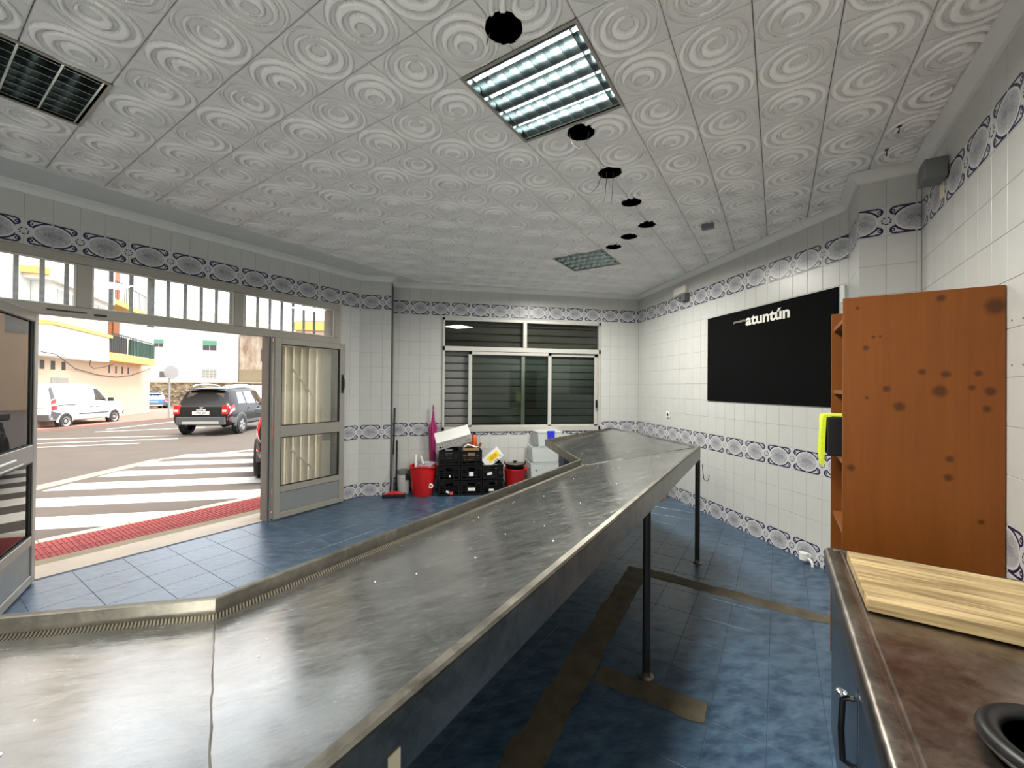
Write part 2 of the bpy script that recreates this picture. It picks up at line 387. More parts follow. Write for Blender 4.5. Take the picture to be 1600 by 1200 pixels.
# ------------------------------------------------------------------ tiled walls
CEIL = 3.035; TOPZ = 3.30
def rect_sub(r, holes):
    out = [r]
    for h in holes:
        nxt = []
        for (a, b, c, d) in out:
            x0, x1, z0, z1 = max(a, h[0]), min(b, h[1]), max(c, h[2]), min(d, h[3])
            if x0 >= x1 - 1e-6 or z0 >= z1 - 1e-6: nxt.append((a, b, c, d)); continue
            if a < x0: nxt.append((a, x0, c, d))
            if x1 < b: nxt.append((x1, b, c, d))
            if c < z0: nxt.append((x0, x1, c, z0))
            if z1 < d: nxt.append((x0, x1, z1, d))
        out = nxt
    return out
def tile_slab(mb, x, z, w, h, mi, u0=None, v0=0, t=.008, ch=.0012):
    vs = [(x, t, z), (x + w, t, z), (x + w, t, z + h), (x, t, z + h), (x, ch, z), (x + w, ch, z), (x + w, ch, z + h), (x, ch, z + h),
          (x + ch, 0, z + ch), (x + w - ch, 0, z + ch), (x + w - ch, 0, z + h - ch), (x + ch, 0, z + h - ch)]
    fs = [(0, 1, 5, 4), (1, 2, 6, 5), (2, 3, 7, 6), (3, 0, 4, 7), (4, 5, 9, 8), (5, 6, 10, 9), (6, 7, 11, 10), (7, 4, 8, 11), (8, 9, 10, 11)]
    uvs = None
    if u0 is not None: uvs = [[(u0 + vs[k][0] - x, v0 + vs[k][2] - z) for k in f] for f in fs]
    mb.add(vs, fs, mi, uvs)
_tile_cache = {}
def tile_mesh(w, h, band, u0, v0):
    key = (round(w, 3), round(h, 3), band, round(u0 % .3, 3) if band else 0, round(v0, 3) if band else 0)
    if key not in _tile_cache:
        mb = MB(); tile_slab(mb, 0, 0, w, h, 0, u0 if band else None, v0); _tile_cache[key] = mb.mesh('border_tile' if band else 'wall_tile', 'border_tile' if band else 'wall_tile')
    return _tile_cache[key]
ROWS = [(-.02, .18, 1), (.18, .38, 0), (.38, .58, 0), (.58, .78, 0), (.78, .98, 1)] + [(.98 + .2 * k, 1.18 + .2 * k, 0) for k in range(8)] + [(2.58, 2.78, 1), (2.78, 2.98, 0), (2.98, 3.04, 0)]
GAP = .0011
def tiled_wall(name, start, rz, length, phase, holes=(), thick=.2, limit=300, ext=(0, 0), wide=.15):
    """local x runs along the wall seen from inside, -y is the room; phase = x of a rosette in the border"""
    base = MB()
    for a, b, c, d in rect_sub((-ext[0], length + ext[1], -.1, TOPZ), holes): base.box(a, b, .0022, thick, c, d)
    w = struct(base.build(name, ['grout'], None, (start[0], start[1], 0), rz))
    bpy.context.view_layer.update(); mw = w.matrix_world.copy(); cand = []
    k0 = math.floor((0 - phase) / .15) - 1
    for k in range(k0, k0 + int(length / .15) + 4):
        x0, x1 = phase + .15 * k, phase + .15 * (k + 1)
        for z0, z1, band in ROWS:
            r = (max(x0, 0), min(x1, length), max(z0, 0), z1)
            if r[1] - r[0] < .006: continue
            for (a, b, c, d) in rect_sub(r, holes):
                if b - a < .006 or d - c < .006: continue
                P = pix(mw @ Vector(((a + b) / 2, 0, (c + d) / 2))); size = 0
                if P and -25 < P[0] < 1625 and -25 < P[1] < 1225: size = F_PX * math.sqrt((b - a) * (d - c)) / P[2]
                cand.append((size, a + GAP, b - GAP, c + GAP, d - GAP, band, (a + GAP - phase) + 30, c + GAP - (z0 + .1)))
    cand.sort(key=lambda t: -t[0]); rest = MB()
    for i, (size, a, b, c, d, band, u0, v0) in enumerate(cand):
        if size > 0 and i < limit: link('border_tile' if band else 'wall_tile', tile_mesh(b - a, d - c, band, u0, v0), w, (a, 0, c))
        else: tile_slab(rest, a, c, b - a, d - c, 1 if band else 0, u0, v0)
    if rest.f: stuff(rest.build('tile_field', ['wall_tile', 'border_tile'], w))
    return w

DOOR_N, NEAR_N = 4.825, -.796
S_END = -2.6
OPEN_S0, OPEN_S1, OPEN_Z = -2.3, 3.245, 2.56
def off(s0): return SN(s0, DOOR_N)
tiled_wall('wall_left', SN(S_END, DOOR_N), ROTB, 3.587 - S_END, .587 - S_END, [(OPEN_S0 - S_END, OPEN_S1 - S_END, -.2, OPEN_Z)], thick=.30, ext=(.3, .2))
cx, cy = SN(3.587, DOOR_N).xy
tiled_wall('wall_corner', (cx, 5.925), 0, -.625 - cx, 0, thick=.28, ext=(.02, .0))
tiled_wall('wall_return', (-.625, 5.925), R(90), .291, .15, thick=.2, ext=(-.012, 0))
WIN = (.087, 2.588, .835, 2.555)
tiled_wall('wall_back', (-.625, 6.216), 0, 3.247 + .625, -.0958 + .625, [(WIN[0] + .625, WIN[1] + .625, WIN[2], WIN[3])], thick=.22, ext=(.2, .2))
tiled_wall('wall_right', (3.247, 6.216), R(-90), 6.216 - 2.74, 6.216 - 5.9643, thick=.2, ext=(.2, .15))
P_SIDE, P_NEAR = -.476, NEAR_N
tiled_wall('wall_pillar_side', (3.247, 2.74), ROTB + math.pi, .487, .1, thick=.12, ext=(0, -.012))
pp = SN(3.735, P_SIDE)
tiled_wall('wall_pillar', pp.xy, ROTB - R(90), .32, .145, thick=.3, ext=(-.015, 0))
pp = SN(3.735, NEAR_N)
tiled_wall('wall_near', pp.xy, ROTB + math.pi, 3.735 - S_END, 3.735 - 2.98, thick=.2, ext=(.2, .3))
pp = SN(S_END, NEAR_N)
struct(box(0, DOOR_N - NEAR_N, 0, .2, -.1, TOPZ).build('wall_front', ['plaster'], None, pp.to_tuple(), ROTB + R(90)))

# ------------------------------------------------------------------ floor
TS = .305
room_sn = None
def inside_room(s, n, m=0.0):
    P = SN(s, n); x, y = P.x, P.y
    if s < S_END - m or n > DOOR_N + m or n < NEAR_N - m or y > 6.216 + m or x > 3.247 + m: return False
    if s > 3.735 + .0 and n < P_SIDE - m: return False
    if x < -.625 - m and y > 5.925 + m: return False
    return True
def make_floor():
    fl = struct(MB().prism([(S_END - .1, NEAR_N - .1), (8.2, NEAR_N - .1), (8.2, 3.0), (6.0, 4.6), (4.6, DOOR_N), (S_END - .1, DOOR_N)], -.12, -.0016).build('floor', ['floor_grout'], None, (0, 0, 0), ROTB))
    cand = []; cache = {}
    def slab(mb, x, y, w, h):
        c = .0012; vs = [(x, y, -.009), (x + w, y, -.009), (x + w, y + h, -.009), (x, y + h, -.009), (x, y, -c), (x + w, y, -c), (x + w, y + h, -c), (x, y + h, -c), (x + c, y + c, 0), (x + w - c, y + c, 0), (x + w - c, y + h - c, 0), (x + c, y + h - c, 0)]
        mb.add(vs, [(0, 1, 5, 4), (1, 2, 6, 5), (2, 3, 7, 6), (3, 0, 4, 7), (4, 5, 9, 8), (5, 6, 10, 9), (6, 7, 11, 10), (7, 4, 8, 11), (8, 9, 10, 11)])
    def put(s0, s1, n0, n1):
        cs, cn = (s0 + s1) / 2, (n0 + n1) / 2
        if not inside_room(cs, cn, .16): return
        P = pix(SN(cs, cn)); size = 0
        if P and -40 < P[0] < 1640 and -40 < P[1] < 1260:
            size = F_PX * .3 / P[2]
            if -.35 < cn - 1.0 < .0 and cs < 3 and cn < 1.5: size *= .5
        cand.append((size, s0 + .0013, s1 - .0013, n0 + .0013, n1 - .0013))
    for i in range(-11, 25):
        s0 = .555 + TS * i; s1 = s0 + TS
        if s1 < S_END: continue
        for j in range(-1, 13):
            n1 = 4.775 - TS * j; n0 = n1 - TS; n1 = min(n1, DOOR_N - .045)
            if n0 > 1.41: put(s0, s1, n0, n1)
        for j in range(0, 10):
            n0 = -.877 + .2275 * j; n1 = n0 + (.2275 if j < 9 else .25)
            put(s0, s1, max(n0, NEAR_N), min(n1, 1.42))
    cand.sort(key=lambda t: -t[0]); rest = MB()
    for i, (size, a, b, c, e) in enumerate(cand):
        if b - a < .02 or e - c < .02: continue
        if size > 0 and i < 300:
            key = (round(b - a, 3), round(e - c, 3))
            if key not in cache: mb = MB(); slab(mb, 0, 0, b - a, e - c); cache[key] = mb.mesh('floor_tile', 'floor_tile')
            link('floor_tile', cache[key], fl, (a, c, 0))
        else: slab(rest, a, c, b - a, e - c)
    stuff(rest.build('tile_field', ['floor_tile'], fl))
    # mortar chases left where pipes or fittings were taken out
    def strip(pts, w, z_=0):
        mb = MB(); rnd = random.Random(3)
        for q_, (a, b) in enumerate(zip(pts[:-1], pts[1:])):
            a = Vector(a); b = Vector(b); t = (b - a).normalized(); q = Vector((-t.y, t.x)); N = max(3, int((b - a).length / .05)); top = []; bot = []
            for k in range(N + 1):
                p = a + (b - a) * k / N; top.append((p + q * (w / 2 + rnd.uniform(-.012, .012)))); bot.append((p - q * (w / 2 + rnd.uniform(-.012, .012))))
            mb.prism([x.to_tuple() for x in bot] + [x.to_tuple() for x in reversed(top)], -.004, .0016 + .0006 * q_ + z_)
        return mb
    strip([(3.42, -.45), (3.44, .15), (3.47, .95)], .13).build('mortar_strip', ['mortar'], fl)
    strip([(3.50, .98), (.6, .82)], .16, .0012).build('mortar_strip', ['mortar'], fl)
    strip([(2.10, .80), (2.115, .275)], .145, .0018).build('mortar_strip', ['mortar'], fl)
    return fl
make_floor()

# ------------------------------------------------------------------ ceiling: panels with raised eccentric rings, hung below a slab
HOLES = [(1.415, .974), (2.249, .984), (2.781, .994), (3.316, 1.003), (3.846, 1.019), (4.063, 1.251), (4.273, 1.482)]; HOLE_R = .08
LAMPS = [(1.54, .70, True), (4.285, 1.61, True), (.015, 2.835, False), (-1.51, .70, True)]; LAMP_S = .61  # the last lamp is an unseen addition behind the viewer that lifts the room light
def ring_height(x, y):
    h = 0; sg = 1
    for r, o in ((.478, 0), (.425, .030), (.345, .004), (.27, .045), (.185, .02), (.115, .06)):
        d = math.hypot(x - o, y - o * .8); t = (r - d) / .022 + .5; t = max(0, min(1, t)); t = t * t * (3 - 2 * t); h += sg * t - .8 * math.exp(-((r - d) / .011) ** 2); sg = -sg
    return h
def ceiling_tile_mesh(N=92):
    mb = MB(); g = .0016; rows = []
    for j in range(N + 1):
        row = []
        for i in range(N + 1):
            x, y = i / N - .5, j / N - .5; e = min(.5 - abs(x), .5 - abs(y)); edge = -.007 * max(0, 1 - e / .016)
            row.append(((x * (TS - 2 * g)), (y * (TS - 2 * g)), -(ring_height(x, y) * .0095 + edge)))
        rows.append(row)
    mb.grid(rows); n = N + 1; q = (TS - 2 * g) / 2; o = len(mb.v)
    mb.v += [(-q, -q, .018), (q, -q, .018), (q, q, .018), (-q, q, .018)]
    ed = [[i for i in range(n)], [N + i * n for i in range(n)], [N * n + N - i for i in range(n)], [(N - i) * n for i in range(n)]]
    for k, e in enumerate(ed): mb.f.append(tuple([o + k] + list(e) + [o + (k + 1) % 4])); mb.m.append(0); mb.uv.append(None)
    mb.f.append((o, o + 1, o + 2, o + 3)); mb.m.append(0); mb.uv.append(None)
    me = mb.mesh('ceiling_tile', 'ceiling_tile', 0, 40); at = me.attributes.new('pebble', 'FLOAT', 'POINT')
    for v in me.vertices:
        x, y = v.co.x / TS, v.co.y / TS; at.data[v.index].value = 1.0 if ring_height(x, y) < .35 else 0.0
    return me
def bisected(me, loc, rot, planes):
    bm = bmesh.new(); bm.from_mesh(me); mt = Matrix.Translation(Vector(loc)) @ Matrix.Rotation(rot, 4, 'Z')
    for co, no in planes:          # in (s,n) coordinates; the side the normal points to is cut away
        inv = mt.inverted(); c = inv @ Vector((*co, 0)); nn = inv.to_3x3() @ Vector((*no, 0))
        bmesh.ops.bisect_plane(bm, geom=bm.verts[:] + bm.edges[:] + bm.faces[:], plane_co=c, plane_no=nn, clear_outer=True)
    if not bm.faces: bm.free(); return None
    m2 = bpy.data.meshes.new('ceiling_tile'); bm.to_mesh(m2); bm.free(); m2.materials.append(M['ceiling_tile'])
    return m2
def make_ceiling():
    slab = struct(MB().prism([(S_END - .2, NEAR_N - .2), (8.4, NEAR_N - .2), (8.4, 3.0), (6.2, 4.8), (5.0, DOOR_N + .28), (S_END - .2, DOOR_N + .28)], TOPZ - .02, TOPZ + .15).build('ceiling', ['plenum'], None, (0, 0, 0), ROTB))
    me = ceiling_tile_mesh(); flat = MB().box(-TS / 2 + .001, TS / 2 - .001, -TS / 2 + .001, TS / 2 - .001, 0, .018).mesh('ceiling_tile', 'ceiling_tile')
    # wall planes in (s,n): back wall y = 6.216, right wall x = 3.247, near wall
    pb = (to_sn(0, 6.216), to_sn(0, 1)); pr = (to_sn(3.247, 0), to_sn(1, 0)); pn = ((0, NEAR_N), (0, -1)); cand = []
    for i in range(-14, 23):
        for j in range(-7, 10):
            s0, n0 = 1.54 + TS * i, 1.31 + TS * j; cs, cn = s0 + TS / 2, n0 + TS / 2
            if s0 + TS < S_END or not inside_room(cs, cn, .2): continue
            if any(a - .02 < cs < a + LAMP_S + .02 and b - .02 < cn < b + LAMP_S + .02 for a, b, _ in LAMPS): continue
            P = pix(SN(cs, cn, CEIL)); vis = P and -70 < P[0] < 1670 and -90 < P[1] < 700
            cand.append((F_PX / P[2] if vis else 0, cs, cn, i, j))
    cand.sort(key=lambda t: -t[0]); rest = MB(); cnt = 0
    for size, cs, cn, i, j in cand:
        rot = math.pi if (i + j) % 2 else 0
        if size == 0 or cnt >= 300: rest.box(cs - TS / 2 + .001, cs + TS / 2 - .001, cn - TS / 2 + .001, cn + TS / 2 - .001, CEIL, CEIL + .018); continue
        cnt += 1; x, y = SN(cs, cn).xy; m2 = me; pl = []
        if y > 6.216 - .22: pl.append(pb)
        if x > 3.247 - .22: pl.append(pr)
        if cn < NEAR_N + .16: pl.append(pn)
        if pl:
            m2 = bisected(me, (cs, cn, 0), rot, pl)
            if not m2: continue
        o = link('ceiling_tile', m2, slab, (cs, cn, CEIL), rot)
        near = [h for h in HOLES if abs(h[0] - cs) < TS / 2 + HOLE_R + .005 and abs(h[1] - cn) < TS / 2 + HOLE_R + .005]
        for h in near:
            cut = MB().lathe([(HOLE_R, -.05), (HOLE_R, .06)], (0, 0, 0), 40).build('cutter', ['cornice'], slab, (h[0], h[1], CEIL))
            bpy.context.view_layer.update(); md = o.modifiers.new('b', 'BOOLEAN'); md.operation = 'DIFFERENCE'; md.object = cut; md.solver = 'EXACT'
            dg = bpy.context.evaluated_depsgraph_get(); nm = bpy.data.meshes.new_from_object(o.evaluated_get(dg)); o.modifiers.clear(); o.data = nm; bpy.data.objects.remove(cut)
    if rest.f: stuff(rest.build('tile_field', ['ceiling_tile'], slab))
    # plain border along the shop front, with its joint
    MB().prism([(S_END, 4.36), (4.43, 4.36), (3.99, DOOR_N), (S_END, DOOR_N)], CEIL - .004, CEIL + .02).build('border_strip', ['cornice'], slab, bevel=.002)
    for h in HOLES:
        prof = [(HOLE_R + .0, .0), (HOLE_R + .006, .0), (HOLE_R + .006, .05), (HOLE_R - .004, .05), (HOLE_R - .003, .0), (HOLE_R, .0)]
        MB().lathe(prof, (0, 0, 0), 40).build('hole_lining', ['cornice'], slab, (h[0], h[1], CEIL), smooth=40)
    return slab
make_ceiling()

# cornice: a small cove swept along the walls
def make_cornice():
    prof = [(0, 0), (.062, 0), (.062, -.012), (.050, -.016), (.030, -.032), (.018, -.052), (.015, -.066), (0, -.070)]   # (into the room, down)
    runs = [[SN(S_END, DOOR_N).xy, SN(3.587, DOOR_N).xy, Vector((-.625, 5.925)), Vector((-.625, 6.216)), Vector((3.247, 6.216))],
            [Vector((3.247, 6.216)), Vector((3.247, 2.74)), SN(3.735, P_SIDE).xy, SN(3.735, NEAR_N).xy, SN(S_END, NEAR_N).xy]]
    k = 0
    for run in runs:
        pts = [Vector(p) for p in run]; N = len(pts); nor = []
        for a, b in zip(pts[:-1], pts[1:]): t = (b - a).normalized(); nor.append(Vector((t.y, -t.x)))
        mit = []
        for i in range(N):
            if i == 0: m = nor[0]
            elif i == N - 1: m = nor[-1]
            else: m = (nor[i - 1] + nor[i]) / (1 + nor[i - 1].dot(nor[i]))
            mit.append(m)
        for i in range(N - 1):
            k += 1; rows = []
            for j in (i, i + 1): rows.append([(pts[j].x + mit[j].x * a, pts[j].y + mit[j].y * a, CEIL + b - .002) for a, b in prof])
            mb = MB(); mb.grid(rows); mb.f.append(tuple(range(len(prof)))); mb.f.append(tuple(range(2 * len(prof) - 1, len(prof) - 1, -1))); mb.m += [0, 0]; mb.uv += [None, None]
            struct(mb.build('trim_%d' % k, ['cornice'], smooth=35))
make_cornice()

# ------------------------------------------------------------------ recessed louvre lights
def louvre_light(s0, n0, lit, label):
    S = LAMP_S; t = thing('ceiling_light', label, 'light', SN(s0 + S / 2, n0 + S / 2, CEIL), ROTB, 'recessed louvre lights'); h = S / 2
    mb = MB(); mb.box(-h, h, -h, h, .085, .092)
    for a in (-1, 1): mb.box(-h, h, min(a * h, a * (h - .006)), max(a * h, a * (h - .006)), -.002, .085); mb.box(min(a * h, a * (h - .006)), max(a * h, a * (h - .006)), -h, h, -.002, .085)
    mb.build('housing', ['mirror_louvre'], t)
    fr = MB(); w = .010
    for a in (-1, 1):
        fr.box(-h - .004, h + .004, min(a * (h + .004), a * (h - w)), max(a * (h + .004), a * (h - w)), -.006, .0); fr.box(min(a * (h + .004), a * (h - w)), max(a * (h + .004), a * (h - w)), -h + w, h - w, -.006, .0)
    fr.build('frame', ['alu_frame'], t)
    step = (S - .05) / 4
    for k in range(4):                                # tubes run along n
        x = -h + .025 + step * (k + .5)
        MB().tube([(x, -h + .03, .055), (x, h - .03, .055)], .011, 12).build('tube', ['tube_lit' if lit else 'tube_off'], t, smooth=60)
    for k in range(5):                                # V-shaped reflectors between the tubes
        x = -h + .025 + step * k; mb = MB()
        mb.yprism([(x - .004, .0), (x + .004, .0), (x + .026, .08), (x - .026, .08)], -h + .01, h - .01); mb.build('reflector', ['mirror_louvre'], t)
    nb = 8; blade = MB().yprism([(-h + .02, .0), (h - .02, .0), (h - .02, .048), (-h + .02, .048)], -.0012, .0012).mesh('cross_blade', 'mirror_louvre')
    for k in range(nb):
        link('cross_blade', blade, t, (0, -h + .045 + (S - .09) * k / (nb - 1), 0))
    if lit:
        L = bpy.data.lights.new('tube_light', 'AREA'); L.shape = 'SQUARE'; L.size = .54; L.spread = R(169); L.energy = LAMP_W * (1.6 if s0 < -1 else 1); L.color = (1, .975, .89)  # the added lamp behind the viewer is set stronger than the others
        lo = bpy.data.objects.new('tube_light', L); col.objects.link(lo); lo.parent = t; lo.location = (0, 0, -.012)
    return t
louvre_light(*LAMPS[0], 'large lit louvre light with four bright tubes beside the biggest ceiling hole')
louvre_light(*LAMPS[1], 'small looking lit louvre light far back near the window wall')
louvre_light(*LAMPS[3], 'unseen lit louvre light added behind the viewer to brighten the shop')
louvre_light(*LAMPS[2], 'unlit louvre light with grey tubes at the left edge of the ceiling')

# ------------------------------------------------------------------ shop front
def bar(name, parent, s0, s1, n0, n1, z0, z1, mat='alu_frame', bev=.004): return box(s0, s1, n0, n1, z0, z1).build(name, [mat], parent, bevel=bev, seg=1)
def shop_front():
    t = struct(bpy.data.objects.new('window_1', None)); col.objects.link(t); t.rotation_euler = (0, 0, ROTB); t['label'] = 'beige aluminium shop-front frame with three transom panes'
    n0, n1 = DOOR_N - .055, DOOR_N + .03
    bar('top_rail', t, OPEN_S0, OPEN_S1, n0, n1, 2.492, 2.562); bar('head_rail', t, OPEN_S0, OPEN_S1, n0, n1, 2.055, 2.138)
    for a, b in ((-1.45, -1.365), (-.32, -.235), (.862, .95), (2.012, 2.098), (3.168, OPEN_S1)): bar('mullion', t, a, b, n0 + .003, n1 - .003, 2.138, 2.492)
    bar('jamb', t, 2.352, 2.372, n0, n1 + .05, -.01, 2.055, 'alu_dark'); bar('jamb', t, 2.382, 2.40, n0 - .01, n1, -.01, 2.055); bar('jamb', t, 3.225, OPEN_S1, n0, n1, -.01, 2.055)
    bar('jamb', t, .60, .645, n0, n1, -.01, 2.055); bar('jamb', t, OPEN_S0, OPEN_S0 + .05, n0, n1, -.01, 2.055)
    for a, b in ((OPEN_S0, -1.45), (-1.365, -.32), (-.235, .862), (.95, 2.012), (2.098, 3.168)):
        p = box(a, b, DOOR_N - .02, DOOR_N - .015, 2.138, 2.492).build('pane', ['glass'], t)
        fr = MB(); e = .014                                                                    # pale glazing bead round each pane
        fr.box(a, b, DOOR_N - .045, DOOR_N - .03, 2.478, 2.492).box(a, b, DOOR_N - .045, DOOR_N - .03, 2.138, 2.148).box(a, a + e, DOOR_N - .045, DOOR_N - .03, 2.138, 2.492).box(b - e, b, DOOR_N - .045, DOOR_N - .03, 2.138, 2.492)
        fr.build('glazing_bead', ['alu_window'], p)
    bar('jamb', t, -.92, -.86, n0, n1, -.01, 2.055)
    for a, b in ((OPEN_S0 + .05, -.92), (-.86, .60)): box(a, b, DOOR_N - .02, DOOR_N - .015, .0, 2.055).build('pane', ['glass'], t)
    MB().box(.70, .92, n0 - .012, n0, 2.092, 2.101).box(.965, 1.04, n0 - .01, n0, 2.08, 2.096).build('door_closer_bracket', ['black_plastic'], t)
    return t
shop_front()

def door_leaf(name, loc, rz, w, label, handle_side):
    d = struct(bpy.data.objects.new(name, None)); col.objects.link(d); d.location = loc; d.rotation_euler = (0, 0, rz); d['label'] = label
    T = .042; H = 2.055; st = .072
    bar('stile', d, 0, st, -T / 2, T / 2, .012, H); bar('stile', d, w - st, w, -T / 2, T / 2, .012, H)
    bar('rail', d, st, w - st, -T / 2, T / 2, H - .07, H); bar('rail', d, st, w - st, -T / 2, T / 2, .925, 1.055); bar('rail', d, st, w - st, -T / 2, T / 2, .30, .37); bar('rail', d, st, w - st, -T / 2, T / 2, .012, .075)
    bar('kick_panel', d, st, w - st, -.011, .011, .075, .30, 'door_panel')
    for z0, z1 in ((1.055, H - .07), (.37, .925)):
        box(st, w - st, -.003, .003, z0, z1).build('pane', ['glass'], d)
        g = MB()
        for y in (-.016, .010): g.box(st, w - st, y, y + .006, z0, z0 + .009).box(st, w - st, y, y + .006, z1 - .009, z1).box(st, st + .009, y, y + .006, z0, z1).box(w - st - .009, w - st, y, y + .006, z0, z1)
        g.build('gasket', ['gasket'], d)
    return d
# right leaf folded back against the fixed side, left leaf swung into the room
r0 = SN(2.405, 4.735); r1 = SN(3.300, 4.755); ang = math.atan2(r1.y - r0.y, r1.x - r0.x)
dl = door_leaf('door_1', r0, ang, (r1 - r0).length, 'grey glazed door leaf folded back beside the tiled corner', 1)
W = (r1 - r0).length
hm = MB(); hm.box(W - .052, W - .022, -.034, -.021, 1.42, 1.66); hm.build('lock_plate', ['gasket'], dl, bevel=.003)
MB().tube([(W - .037, -.034, 1.47), (W - .037, -.055, 1.49), (W - .037, -.055, 1.60), (W - .037, -.034, 1.62)], .008, 8).build('handle', ['black_plastic'], dl, smooth=50)
l0 = SN(.642, 4.77); l1 = SN(.642 - .37 * .86, 4.77 - .93 * .86); ang = math.atan2(l1.y - l0.y, l1.x - l0.x)
dl = door_leaf('door_2', l0, ang, .86, 'beige glazed door leaf swung open into the shop at the left edge', -1)
MB().tube([(.44, .03, .99), (.78, .03, .99)], .009, 8).build('push_bar', ['white_plastic'], dl, smooth=50)
MB().tube([(.30, .03, .945), (.78, .03, .945)], .004, 6).build('push_bar', ['white_plastic'], dl, smooth=50)

def grille():
    t = thing('security_grille', 'row of galvanised upright bars outside the transom panes', 'grille', SN(0, 5.02, 0), ROTB)
    box(OPEN_S0, OPEN_S1, -.02, .02, 2.545, 2.575).build('top_rail', ['galvanised'], t)
    box(OPEN_S0, OPEN_S1, -.02, .02, 2.085, 2.115).build('bottom_rail', ['galvanised'], t)
    me = box(-.0145, .0145, -.005, .005, 2.115, 2.545).mesh('bar', 'galvanised')
    for k in range(-12, 20):
        s = .573 + .137 * k
        if OPEN_S0 + .05 < s < OPEN_S1 - .1: link('bar', me, t, (s, 0, 0))
    box(1.375, 1.425, -.012, .012, 2.06, 2.58).build('post', ['galvanised'], t)
grille()
def side_shutter():
    t = thing('brown_shutter', 'closed brown metal shutter outside the glazing left of the open leaf', 'shutter', SN(-2.28, 5.06, 0), ROTB); me = box(0, 2.5, -.008, .008, .002, .118).mesh('slat', 'shutter_tan')
    for k in range(17): link('slat', me, t, (0, 0, .12 * k + .01))
side_shutter()
def folding_gate():
    t = thing('folding_gate', 'cream folding metal gate bunched up behind the right door leaf', 'gate', SN(2.56, 5.02, 0), ROTB)
    N = 12; w = .60 / N; me = box(-.004, .004, -.05, .05, .03, 2.03).mesh('gate_slat', 'gate_cream')
    for k in range(N): link('gate_slat', me, t, (w * (k + .5), 0, 0), R(12 if k % 2 else -12))
    for z in (.06, 2.0): box(-.02, .64, -.06, .06, z - .02, z + .02).build('rail', ['gate_cream'], t)
    for z0, z1 in ((1.75, 1.35), (.75, .45)): MB().tube([(.14, -.07, z0), (.46, -.07, z1)], .009, 6).build('brace', ['gate_cream'], t)
    box(.56, .68, -.08, -.03, .02, 2.04).build('post', ['gate_cream'], t, bevel=.004)
    box(-.12, -.02, .0, .05, .02, 2.04).build('post', ['galvanised'], t, bevel=.004)
folding_gate()
# ------------------------------------------------------------------ back window with its closed roller shutter
def back_window():
    t = struct(bpy.data.objects.new('window_2', None)); col.objects.link(t); t.location = (0, 6.216, 0); t['label'] = 'white aluminium sliding window with a closed shutter behind it'
    x0, x1, z0, z1 = WIN; f = .045
    def b(nm, a, c, d, e, y0=-.02, y1=.05, par=t, m='alu_window'): return box(a, c, y0, y1, d, e).build(nm, [m], par, bevel=.003, seg=1)
    b('top_rail', x0, x1, z1 - f, z1); b('sill_rail', x0, x1, z0, z0 + .075); b('side_rail', x0, x0 + f * .8, z0, z1); b('side_rail', x1 - f * .8, x1, z0, z1); b('transom_rail', x0, x1, 2.055, 2.125)
    b('transom_mullion', 1.315, 1.375, 2.125, z1 - f)
    for a, c in ((x0 + .036, 1.315), (1.375, x1 - .036)): box(a, c, .012, .017, 2.125, z1 - f).build('pane', ['window_glass'], t)
    def sash(a, c, y):
        q = b('sash_stile', a, a + .055, z0 + .075, 2.055, y, y + .022); b('sash_stile', c - .055, c, z0 + .075, 2.055, y, y + .022)
        b('sash_rail', a, c, 2.005, 2.055, y, y + .022); b('sash_rail', a, c, z0 + .075, z0 + .10, y, y + .022)
        box(a + .05, c - .05, y + .009, y + .013, z0 + .1, 2.005).build('pane', ['window_glass'], t)
    sash(.475, 1.775, -.008); sash(1.30, x1 - .036, .022)
    MB().box(x1 - .085, x1 - .055, -.03, -.018, 1.20, 1.32).build('latch', ['black_plastic'], t)
    sh = thing('roller_shutter', 'closed grey roller shutter slats behind the back window', 'shutter', (0, 6.216 + .09, 0), 0)
    prof = [(0, 0), (-.010, .012), (-.012, .05), (-.010, .095), (0, .108), (.006, .108), (.006, 0)]
    def slat(mat):
        mb = MB(); rows = [[(x, y, z) for y, z in prof] for x in (x0 + .004, x1 - .004)]; mb.grid(rows, close=True); return mb.mesh('slat', mat, 0, 30)
    me = slat('shutter_slat'); mt = slat('shutter_brown'); k = 0; z = .838
    while z < 2.45: link('slat', mt if z > 2.08 else me, sh, (0, 0, z)); z += .115
    struct(box(x0 - .1, x1 + .1, 6.44, 6.47, .6, 2.8).build('wall_beyond_window', ['plenum'], None))
back_window()
# door sill, step and pavement edge
struct(box(OPEN_S0, OPEN_S1, 4.782, 5.17, -.12, -.002).build('trim_20', ['sill_stone'], None, (0, 0, 0), ROTB, bevel=.006))
struct(box(OPEN_S0 - .3, OPEN_S1 + .3, 5.17, 5.47, -.16, -.045).build('trim_21', ['olive_stone'], None, (0, 0, 0), ROTB, bevel=.006))

